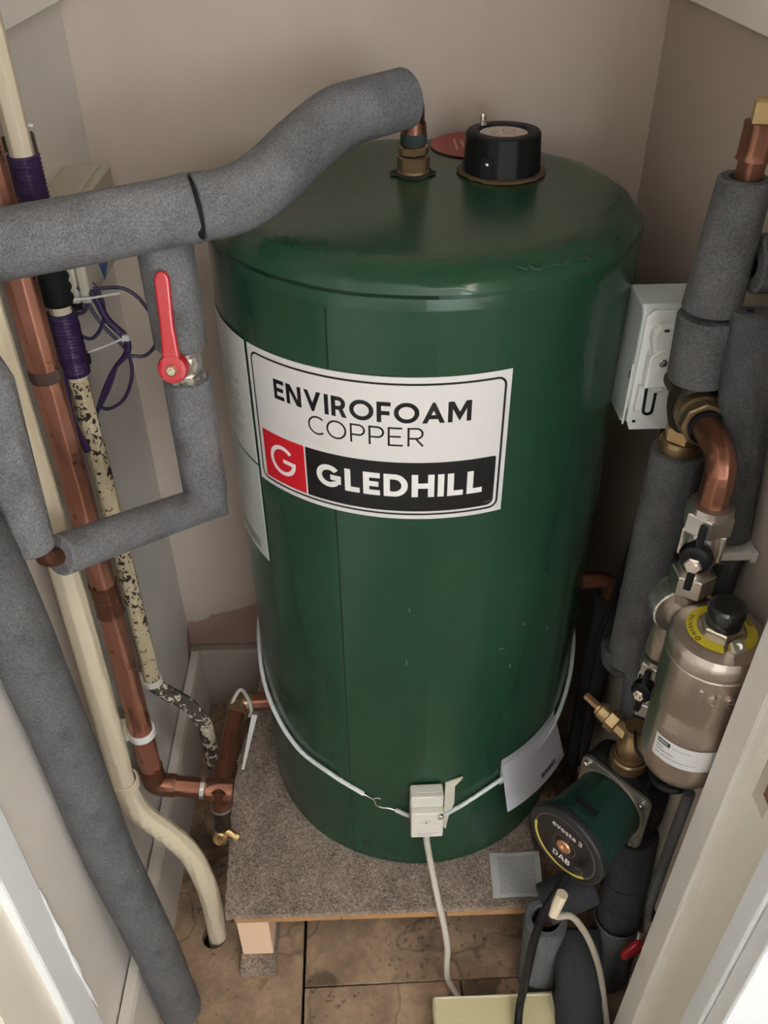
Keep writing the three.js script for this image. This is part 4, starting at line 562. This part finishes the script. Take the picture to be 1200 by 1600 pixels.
// butterfly ball valve in chrome
function butterflyValve(name, label, X, Y, Z, k = 1, fdir = [-0.50, 0.10, 0.86]) {
  const t = thing(name, label, 'valve', [X, Y - 0.045 * k, Z]);
  const T = (g) => g.translate(X, Y, Z);
  part(t, 'upper_nut', [T(hex(0.0200 * k, 0.018 * k, 0.036 * k, 6).rotateY(0.25)), T(lathe([[0, 0.034 * k], [0.0175 * k, 0.034 * k], [0.0170 * k, 0.042 * k], [0.0132 * k, 0.0425 * k], [0, 0.0425 * k]], 32, 0.4))], CHROME_S);
  part(t, 'valve_body', [T(lathe([[0, -0.028 * k], [0.0125 * k, -0.028 * k], [0.0125 * k, -0.018 * k], [0.0155 * k, -0.012 * k], [0.0165 * k, 0], [0.0155 * k, 0.012 * k], [0.0135 * k, 0.019 * k], [0, 0.019 * k]], 32, 0.4)), T(rbox(-0.0175 * k, 0.0175 * k, -0.010 * k, 0.017 * k, -0.0075 * k, 0.0075 * k, 0.002).rotateY(-0.45)), orient(cyl(0.0085 * k, 0.0085 * k, 0, 0.020 * k, 24), [X, Y, Z], fdir)], CHROME);
  part(t, 'lower_nut', T(hex(0.0182 * k, -0.047 * k, -0.027 * k, 6).rotateY(0.55)), CHROME_S);
  const f = V(...fdir).normalize(), up = V(0, 1, 0).addScaledVector(f, -f.y).normalize(), rx = up.clone().cross(f), c = V(X, Y, Z).addScaledVector(f, 0.021 * k);
  const F = (g) => frameOf(g, c.toArray(), rx.toArray(), up.toArray(), f.toArray());
  const hnd = part(t, 'handle', [F(orient(lathe([[0, -0.004 * k], [0.0125 * k, -0.004 * k], [0.0135 * k, -0.001 * k], [0.0120 * k, 0.006 * k], [0.0085 * k, 0.008 * k], [0, 0.008 * k]], 32, 0.5), [0, 0, 0], [0, 0, 1])), F(rbox(-0.0030 * k, 0.0030 * k, -0.030 * k, 0.030 * k, -0.002 * k, 0.0055 * k, 0.0012))], BLACK, 'black butterfly handle');
  part(hnd, 'handle_nut', [F(orient(hex(0.0070 * k, 0, 0.003 * k, 6), [0, -0.003 * k, 0.008 * k], [0, 0, 1])), F(orient(cyl(0.0035 * k, 0.0035 * k, 0, 0.005 * k, 12), [0, -0.003 * k, 0.008 * k], [0, 0, 1]))], std({ color: lin(0.75, 0.65, 0.58), metalness: 0.9, roughness: 0.3 }), 'chrome nut');
  return t;
}
butterflyValve('isolating_valve', 'chrome isolating valve with a black butterfly handle under the copper bend', 0.2365, 0.8195, 0.3165, 1.12);
butterflyValve('isolating_valve', 'lower chrome isolating valve half hidden behind the left of the steel canister', 0.2375, 0.606, 0.2900, 0.95, [-0.72, 0.1, 0.7]);
{ const t = thing('filter_manifold', 'steel filter manifold with a knurled union ring behind the canister', 'pipe fitting', [0.2365, 0.72, 0.30]);
  part(t, 'manifold', [sweep(densify([[0.2365, 0.770, 0.3165], [0.2368, 0.735, 0.305], [0.2372, 0.655, 0.2905]], 0.01), 0.0165), sweep([[0.2370, 0.738, 0.285], [0.2370, 0.738, 0.336]], 0.0185)], STEEL);
  const n = 72, s = new THREE.Shape(); for (let i = 0; i < n * 2; i++) { const a = (i / (n * 2)) * Math.PI * 2, r = i % 2 ? 0.0292 : 0.0284; i ? s.lineTo(r * Math.cos(a), r * Math.sin(a)) : s.moveTo(r, 0); } s.closePath();
  part(t, 'union_ring', frameOf(extrude(s, 0.022, 0.0012, 1), [0.2365, 0.7385, 0.300], [1, 0, 0.05], [0, 1, 0], [-0.05, 0, 1]), CHROME_S, 'knurled union ring'); }
// the steel canister
{ const X = 0.247, Z = 0.374, t = thing('filter_canister', 'brushed steel filter canister with a black cap and yellow warning ring', 'water filter', [X, 0.573, Z]);
  const at = (g) => g.translate(X, 0, Z);
  const CAN = std({ color: lin(0.53, 0.45, 0.38), metalness: 0.96, roughness: 0.33, bumpMap: tile(stip, 0.09), bumpScale: 0.0002 });
  part(t, 'body', at(lathe([[0, 0.5735], [0.020, 0.5740], [0.031, 0.578], [0.0385, 0.586], [0.0418, 0.596], [0.0428, 0.608], [0.0430, 0.655], [0.0434, 0.664], [0.0420, 0.672], [0.0412, 0.677], [0.0424, 0.683], [0.0440, 0.690], [0.0440, 0.7425], [0.0433, 0.7437], [0.0433, 0.7453], [0.0440, 0.7465], [0.0440, 0.7480]], 72, 0.5)), CAN);
  part(t, 'lid', at(lathe([[0.0425, 0.7480], [0.0446, 0.7485], [0.0448, 0.7555], [0.0436, 0.7605], [0.0405, 0.7645], [0.030, 0.7680], [0.016, 0.7700], [0, 0.7702]], 72, 0.5)), CAN);
  const yt = canvasTex(512, 512, (g) => { g.clearRect(0, 0, 512, 512); g.fillStyle = '#c9b52e'; g.fillRect(0, 0, 512, 512); g.fillStyle = '#15130d'; g.font = 'bold 40px sans-serif'; g.textAlign = 'center'; const put = (s, a0, da) => { [...s].forEach((ch, i) => { g.save(); g.translate(256, 256); g.rotate(a0 + i * da); g.fillText(ch, 0, -208); g.restore(); }); }; put('WARNING', -1.75, 0.145); put('WARNING', 0.65, 0.13); g.lineWidth = 7; g.strokeStyle = '#15130d'; g.save(); g.translate(256, 256); g.rotate(-1.98); g.beginPath(); g.arc(0, -222, 17, 0, 7); g.stroke(); g.fillRect(-3, -232, 6, 20); g.restore(); });
  { const g = new THREE.RingGeometry(0.0215, 0.0305, 64, 1, -1.15, 5.6); const p = g.attributes.position, uv = g.attributes.uv; for (let i = 0; i < p.count; i++) uv.setXY(i, 0.5 + p.getX(i) / 0.062, 0.5 + p.getY(i) / 0.062); g.rotateX(-Math.PI / 2); for (let i = 0; i < p.count; i++) { const r = Math.hypot(p.getX(i), p.getZ(i)); p.setY(i, 0.7702 - 0.0018 * (r - 0.016) / 0.014 - (r > 0.03 ? 0.0002 : 0) + 0.0006); } g.computeVertexNormals(); part(t, 'warning_ring', at(norm(g)), STICK(yt), 'yellow printed ring'); }
  part(t, 'neck', at(hex(0.0185, 0.7690, 0.7765, 6).rotateY(0.35)), std({ color: lin(0.62, 0.55, 0.46), metalness: 0.95, roughness: 0.3 }));
  part(t, 'cap', at(lathe([[0, 0.778], [0.0150, 0.778], [0.0158, 0.781], [0.0158, 0.785], [0.0135, 0.788], [0.0135, 0.791], [0.0162, 0.794], [0.0168, 0.799], [0.0160, 0.806], [0.0140, 0.809], [0.006, 0.8102], [0, 0.8103]].map(([r, y]) => [r, 0.7755 + (y - 0.778) * 0.74]), 40, 0.6)), phys({ color: lin(0.010, 0.010, 0.010), roughness: 0.3, clearcoat: 0.3 }), 'glossy black cap');
  part(t, 'bleed_nipple', orient(lathe([[0, 0], [0.0050, 0], [0.0050, 0.012], [0.0062, 0.0125], [0.0062, 0.019], [0.0050, 0.0195], [0.0034, 0.0195], [0.0034, 0.016], [0, 0.016]], 20, 0.4), [X + 0.001, 0.766, Z + 0.0235], [-0.05, 0.82, 0.55]), CHROME, 'small chrome bleed nipple');
  const font = await new FontLoader().loadAsync('fonts/droid/droid_sans_bold.typeface.json');
  const letters = [...'ideal'], az = [-31, -15.5, 4, 23, 37]; letters.forEach((ch, i) => { const g = new TextGeometry(ch, { font, size: 0.0150, depth: 0.0022, curveSegments: 6, bevelEnabled: true, bevelThickness: 0.0003, bevelSize: 0.0003, bevelSegments: 1 }); g.computeBoundingBox(); const w = g.boundingBox.max.x; g.translate(-w / 2, 0.7155, 0.0437); g.rotateY(az[i] * Math.PI / 180); part(t, 'embossed_letter', at(norm(g)), CAN); });
  const lab = canvasTex(640, 200, (g, W, H) => { g.fillStyle = '#cfccc9'; g.fillRect(0, 0, W, H); g.fillStyle = '#2c2a2c'; g.fillRect(26, 22, 108, 40); g.fillStyle = '#cfccc9'; g.font = 'bold 26px sans-serif'; g.fillText('SERIAL', 32, 51); g.fillStyle = '#4a484a'; g.font = 'bold 24px sans-serif'; g.fillText('Ideal', 24, 96); g.fillText('System Filter', 24, 126); textRows(g, 150, 44, 250, 1, 12, 7, '#8c8a8b'); textRows(g, 24, 150, 270, 1, 12, 8, '#6e6c6d'); textRows(g, 180, 150, 240, 1, 12, 6, '#9a9899'); });
  const lg = cylPatch(-68, 40, 0.620, 0.650, 0.0436, 0, 40); part(t, 'label', at(lg), STICK(lab), 'white printed label');
  part(t, 'drain_boss', [orient(cyl(0.0090, 0.0090, 0, 0.018, 20), [X - 0.006, 0.577, Z + 0.004], [-0.15, -1, 0.05])], std({ color: lin(0.62, 0.60, 0.56), metalness: 0.5, roughness: 0.4 }));
  part(t, 'drain_cap_ring', orient(new THREE.TorusGeometry(0.019, 0.0042, 10, 40).rotateX(Math.PI / 2), [X - 0.005, 0.560, Z + 0.002], [-0.1, 1, 0]), BLACK, 'black plastic ring under the canister');
  part(t, 'cap_tether', sweep(smooth([[X - 0.022, 0.562, Z], [X - 0.036, 0.568, Z - 0.022], [X - 0.040, 0.590, Z - 0.030]], 16), 0.0018, { seg: 8 }), BLACK);
}
// pump inlet with drain-off spindle
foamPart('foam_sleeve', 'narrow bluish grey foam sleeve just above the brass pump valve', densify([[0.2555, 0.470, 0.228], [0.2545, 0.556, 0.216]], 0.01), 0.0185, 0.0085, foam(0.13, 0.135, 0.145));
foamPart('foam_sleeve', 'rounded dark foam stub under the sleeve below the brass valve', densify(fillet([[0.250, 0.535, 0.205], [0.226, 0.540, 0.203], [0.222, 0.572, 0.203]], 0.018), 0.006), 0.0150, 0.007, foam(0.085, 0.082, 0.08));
const PN = V(-0.766, 0, 0.643), PE = V(0.643, 0, 0.766), PC = V(0.160, 0.369, 0.337);
{ const t = thing('pump_valve', 'brass pump valve with a copper-tipped spindle above the green pump', 'valve', [0.245, 0.43, 0.262]), D = V(-0.643, 0.22, -0.766).normalize(), B = V(0.246, 0.470, 0.262);
  const along = (a) => B.clone().addScaledVector(D, a).toArray();
  part(t, 'union_nut', lathe([[0, 0.424], [0.0215, 0.424], [0.0228, 0.427], [0.0228, 0.440], [0.0210, 0.4425], [0.0185, 0.4425], [0.0180, 0.447], [0, 0.447]], 40, 0.4).translate(0.246, 0, 0.262), BRASS_OLD);
  part(t, 'valve_ball', lathe([[0, 0.446], [0.0150, 0.446], [0.0172, 0.453], [0.0168, 0.466], [0.0130, 0.476], [0.0115, 0.482], [0.0135, 0.485], [0.0135, 0.494], [0, 0.494]], 32, 0.5).translate(0.246, 0, 0.262), BRASS);
  part(t, 'bonnet', [orient(hex(0.0115, 0.006, 0.024, 8), along(0), D.toArray()), orient(hex(0.0142, 0.024, 0.038, 6), along(0), D.toArray()), orient(lathe([[0, 0.037], [0.0112, 0.037], [0.0112, 0.050], [0.0094, 0.0515], [0.0094, 0.0545], [0, 0.0545]], 24, 0.4), along(0), D.toArray())], BRASS);
  part(t, 'spindle', orient(hex(0.0042, 0.054, 0.076, 4, 0.0008), along(0), D.toArray()), std({ color: lin(0.66, 0.42, 0.22), metalness: 0.85, roughness: 0.4 }), 'square copper-coloured spindle tip');
}
// the pump
{ const t = thing('circulation_pump', 'dark green circulation pump with a black dial face and yellow arc', 'pump', [0.245, 0.31, 0.265]);
  const at = (a) => PC.clone().addScaledVector(PN, a).toArray();
  const F = (g, a) => frameOf(g, at(a), PE.toArray(), [0, 1, 0], PN.toArray());
  const PG = std({ color: lin(0.008, 0.045, 0.030), roughness: 0.5 });
  part(t, 'volute', F(extrude(rrect(0.106, 0.112, 0.034), 0.040, 0.008, 3), -0.136), BLACK_M, 'black insulation shell');
  part(t, 'flange', F(extrude(rrect(0.100, 0.100, 0.014), 0.007, 0.0014, 2), -0.0960), std({ color: lin(0.30, 0.29, 0.27), metalness: 0.85, roughness: 0.35 }), 'square metal flange');
  part(t, 'flange_ring', F(orient(lathe([[0.046, 0], [0.0478, 0], [0.0478, 0.003], [0.046, 0.003], [0.046, 0]], 56, 0.4), [0, 0, 0], [0, 0, 1]), -0.0895), STEEL);
  for (const [x, y] of [[-1, 1], [1, 1], [1, -1], [-1, -1]]) part(t, 'screw', F(orient(lathe([[0, 0], [0.0044, 0], [0.0044, 0.004], [0.0024, 0.004], [0.0024, 0.002], [0, 0.002]], 18, 0.4), [x * 0.0405, y * 0.0405, 0], [0, 0, 1]), -0.0890), CHROME);
  part(t, 'motor_body', F(orient(lathe([[0, -0.090], [0.043, -0.090], [0.0445, -0.086], [0.0475, -0.030], [0.0505, -0.0215], [0.0520, -0.0165], [0.0520, -0.0125], [0, -0.0125]], 72, 0.5), [0, 0, 0], [0, 0, 1]), 0), PG);
  part(t, 'vent_slot', F(rbox(-0.016, 0.016, 0.0476, 0.0498, -0.0365, -0.0290, 0.001), 0), BLACK_M);
  part(t, 'bezel', F(orient(lathe([[0.046, -0.0125], [0.0530, -0.0125], [0.0550, -0.0105], [0.0550, -0.003], [0.0535, -0.0006], [0.0495, 0.0008], [0.0485, 0.0008], [0.0480, -0.0004], [0, -0.0004]], 72, 0.5), [0, 0, 0], [0, 0, 1]), 0), std({ color: lin(0.016, 0.016, 0.016), roughness: 0.55 }), 'dark grey bezel');
  const ft = canvasTex(640, 640, (g) => { g.fillStyle = '#1d1c1b'; g.fillRect(0, 0, 640, 640); g.strokeStyle = '#8f8d8a'; g.lineWidth = 5; g.beginPath(); g.arc(320, 320, 297, 0, 7); g.stroke(); g.strokeStyle = '#d8c85c'; g.lineWidth = 24; g.beginPath(); g.arc(320, 320, 290, 0.72, 3.25); g.stroke(); g.strokeStyle = '#85827e'; g.lineWidth = 4; g.beginPath(); g.arc(320, 320, 108, 0, 7); g.stroke(); g.beginPath(); g.ellipse(470, 468, 54, 44, 0, 0, 7); g.stroke(); g.fillStyle = '#a5a29e'; g.textAlign = 'center'; g.font = 'bold 25px sans-serif'; g.fillText('SET', 470, 477); g.font = 'bold 74px sans-serif'; g.fillStyle = '#d8d6d3'; g.fillText('evosta 3', 325, 168); g.font = 'bold 92px sans-serif'; g.fillStyle = '#e2e0de'; g.fillText('DAB', 312, 520); });
  const cd = new THREE.CircleGeometry(0.0481, 64); part(t, 'dial', F(cd, 0.0002), std({ map: ft, roughness: 0.35 }), 'black printed dial with a yellow arc');
  part(t, 'centre_screw', F(orient(lathe([[0, 0], [0.0095, 0], [0.0098, 0.001], [0.0090, 0.0025], [0.0030, 0.0028], [0.0024, 0.0012], [0, 0.0012]], 32, 0.5), [0, 0, 0], [0, 0, 1]), 0.0003), std({ color: lin(0.70, 0.38, 0.20), metalness: 0.8, roughness: 0.4 }), 'copper-coloured centre screw');
}
// foam below the pump
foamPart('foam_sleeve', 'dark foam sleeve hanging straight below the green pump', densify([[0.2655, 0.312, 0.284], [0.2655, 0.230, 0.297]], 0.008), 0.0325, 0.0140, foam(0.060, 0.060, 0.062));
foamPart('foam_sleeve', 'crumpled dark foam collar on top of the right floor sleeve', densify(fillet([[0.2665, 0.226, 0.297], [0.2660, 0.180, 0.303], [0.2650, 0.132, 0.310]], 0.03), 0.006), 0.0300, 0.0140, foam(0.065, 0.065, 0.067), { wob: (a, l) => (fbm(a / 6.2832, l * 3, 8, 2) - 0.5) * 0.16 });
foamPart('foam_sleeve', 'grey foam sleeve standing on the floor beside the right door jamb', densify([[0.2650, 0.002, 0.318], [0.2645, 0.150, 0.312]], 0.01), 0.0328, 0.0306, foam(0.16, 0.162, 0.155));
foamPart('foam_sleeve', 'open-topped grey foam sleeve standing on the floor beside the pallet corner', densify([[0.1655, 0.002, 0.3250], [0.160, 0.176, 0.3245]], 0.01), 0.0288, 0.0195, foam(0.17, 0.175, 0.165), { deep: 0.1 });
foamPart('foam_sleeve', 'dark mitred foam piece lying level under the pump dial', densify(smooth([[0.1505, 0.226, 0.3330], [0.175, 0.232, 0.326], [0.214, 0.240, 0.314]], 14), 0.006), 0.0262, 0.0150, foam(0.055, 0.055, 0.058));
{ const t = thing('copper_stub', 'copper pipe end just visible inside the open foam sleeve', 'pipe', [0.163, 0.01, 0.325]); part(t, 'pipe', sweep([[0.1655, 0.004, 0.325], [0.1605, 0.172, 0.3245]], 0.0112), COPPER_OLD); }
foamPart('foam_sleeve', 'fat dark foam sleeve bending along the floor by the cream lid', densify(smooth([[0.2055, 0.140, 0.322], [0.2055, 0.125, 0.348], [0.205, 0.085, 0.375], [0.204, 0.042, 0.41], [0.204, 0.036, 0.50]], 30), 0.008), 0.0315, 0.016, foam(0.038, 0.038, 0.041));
// cables
solo('power_cable', 'thick black cable dropping from the pump to the floor in front', 'cable', sweep(smooth([[0.165, 0.330, 0.352], [0.148, 0.325, 0.372], [0.134, 0.300, 0.384], [0.1285, 0.240, 0.3845], [0.1275, 0.150, 0.383], [0.1268, 0.090, 0.383], [0.1245, 0.060, 0.388], [0.120, 0.0485, 0.41], [0.112, 0.0485, 0.47]], 60), 0.0056, { seg: 16 }), BLACK);
{ const t = thing('pump_flex', 'off-white flex hanging from the pump with a stout white end', 'cable', [0.17, 0.10, 0.36]); const m = std({ color: lin(0.40, 0.35, 0.27), roughness: 0.5 });
  part(t, 'flex', sweep(smooth([[0.1445, 0.304, 0.386], [0.150, 0.298, 0.386], [0.166, 0.296, 0.385], [0.185, 0.265, 0.385], [0.204, 0.216, 0.385], [0.226, 0.137, 0.385], [0.240, 0.066, 0.392], [0.247, 0.020, 0.410], [0.249, 0.0055, 0.43], [0.249, 0.0055, 0.48]], 60), 0.0042, { seg: 12 }), m);
  part(t, 'strain_relief', sweep(densify([[0.1530, 0.338, 0.380], [0.1485, 0.320, 0.3830], [0.1440, 0.302, 0.3860]], 0.004), (l, T) => 0.0070 * (l > T - 0.003 ? 0.8 : 1), { seg: 16 }), std({ color: lin(0.68, 0.56, 0.40), roughness: 0.5 }), 'stout pale strain relief'); }
solo('thin_cable', 'thin black cable running down in the shadow beside the cylinder', 'cable', sweep(smooth([[0.2495, 0.86, 0.150], [0.2505, 0.75, 0.130], [0.2495, 0.647, 0.120], [0.240, 0.56, 0.120], [0.2305, 0.482, 0.120], [0.2310, 0.35, 0.120], [0.2345, 0.236, 0.120], [0.236, 0.15, 0.120], [0.236, 0.004, 0.120]], 60), 0.0042, { seg: 12 }), BLACK);
solo('shade_strip', 'dark strip standing in for the shadow gap behind the right door jamb, below the canister', 'cable', sweep(smooth([[0.2475, 0.574, 0.4080], [0.2475, 0.47, 0.4055], [0.2480, 0.38, 0.4040], [0.250, 0.34, 0.404], [0.285, 0.27, 0.4040], [0.290, 0.15, 0.404], [0.290, 0.003, 0.404]], 40), 0.0058, { seg: 12 }), foam(0.06, 0.055, 0.05));  // dark strip modelled where the jamb leaves only a shadow gap
{ const t = thing('coil_pipe', 'tarnished copper elbow and dark pipe leaving the cylinder right side in shadow', 'pipe', [0.24, 0.2, 0.05]);
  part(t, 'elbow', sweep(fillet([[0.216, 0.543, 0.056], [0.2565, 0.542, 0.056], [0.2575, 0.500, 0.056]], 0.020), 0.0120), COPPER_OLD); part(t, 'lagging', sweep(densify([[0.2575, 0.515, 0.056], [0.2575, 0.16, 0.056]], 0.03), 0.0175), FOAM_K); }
// red lever by the floor sleeve
{ const t = thing('red_handle', 'red loop handle peeping out beside the right door jamb near the floor', 'handle', [0.27, 0.15, 0.36]);
  const F = (g) => frameOf(g, [0.2710, 0.158, 0.362], [0.80, 0, -0.35], [0.1, 1, 0.1], [0.35, 0, 0.80]);
  part(t, 'grip', F(new THREE.TorusGeometry(0.0120, 0.0058, 12, 32).scale(1, 1.35, 1)), RED_P); part(t, 'shaft', F(sweep([[0.003, 0.012, 0], [0.010, 0.028, -0.010]], 0.0042)), CHROME_S); }
// lid on the floor, leaflet
{ const t = thing('plastic_box', 'shallow cream plastic box lying on the floor at the bottom edge', 'box', [0.09, 0, 0.42]);
  const g = (() => { const s = poly([[0.0075, -0.3625], [0.1765, -0.3590], [0.1795, -0.470], [0.0075, -0.474]]); const e = extrude(s, 0.040, 0.0022, 2); e.rotateX(-Math.PI / 2); return e; })();
  const ct = dataTex(256, 256, (u, v) => { const a = fbm(u, v, 5, 5), st = sstep(0.60, 0.68, a) * 0.5, sp = sstep(0.72, 0.75, fbm(u + 0.5, v, 20, 2)) * 0.4; const k = 1 - st * 0.06 - sp * 0.12 * st * 2; return [0.80 * k, 0.75 * k, 0.58 * k]; });
  part(t, 'tray', uvBox(g), std({ map: tile(ct, 0.19), roughness: 0.5 })); part(t, 'raised_rim', [rbox(0.0105, 0.1755, 0.0398, 0.0416, 0.3625, 0.3650, 0.0008), rbox(0.0105, 0.0130, 0.0398, 0.0416, 0.3650, 0.470, 0.0008), rbox(0.1735, 0.1760, 0.0398, 0.0416, 0.3650, 0.470, 0.0008)], CREAM_BOX); }
{ const t = thing('leaflet', 'printed white leaflet lying on the carpet at the pallet corner', 'paper', [0.13, 0.1474, 0.245]);
  const pt = canvasTex(512, 512, (g, W, H) => { g.fillStyle = '#b9b6b2'; g.fillRect(0, 0, W, H); g.save(); g.translate(W, 0); g.rotate(Math.PI / 2); g.fillStyle = '#8b8887'; for (let i = 0; i < 20; i++) { let p = 44; while (p < 470) { const q = 14 + rnd() * 40; g.fillRect(p, 60 + i * 19, Math.min(q, 470 - p), 9); p += q + 6; } } g.restore(); });
  const N = 10, g = new THREE.PlaneGeometry(1, 1, N, N); const p = g.attributes.position; for (let i = 0; i < p.count; i++) { const u = p.getX(i) + 0.5, v = p.getY(i) + 0.5; const x = mix(mix(0.0965, 0.1675, u), mix(0.0990, 0.1725, u), v), z = mix(0.2800, 0.2115, v); p.setXYZ(i, x, 0.1482 + 0.0022 * Math.sin(u * 3 + v * 2) ** 2, z); } g.computeVertexNormals();
  const b = g.clone(); b.translate(0, -0.0003, 0); b.index.array.reverse(); b.computeVertexNormals(); part(t, 'sheet', [g, b], STICK(pt)); }
renderer.render(scene, camera);
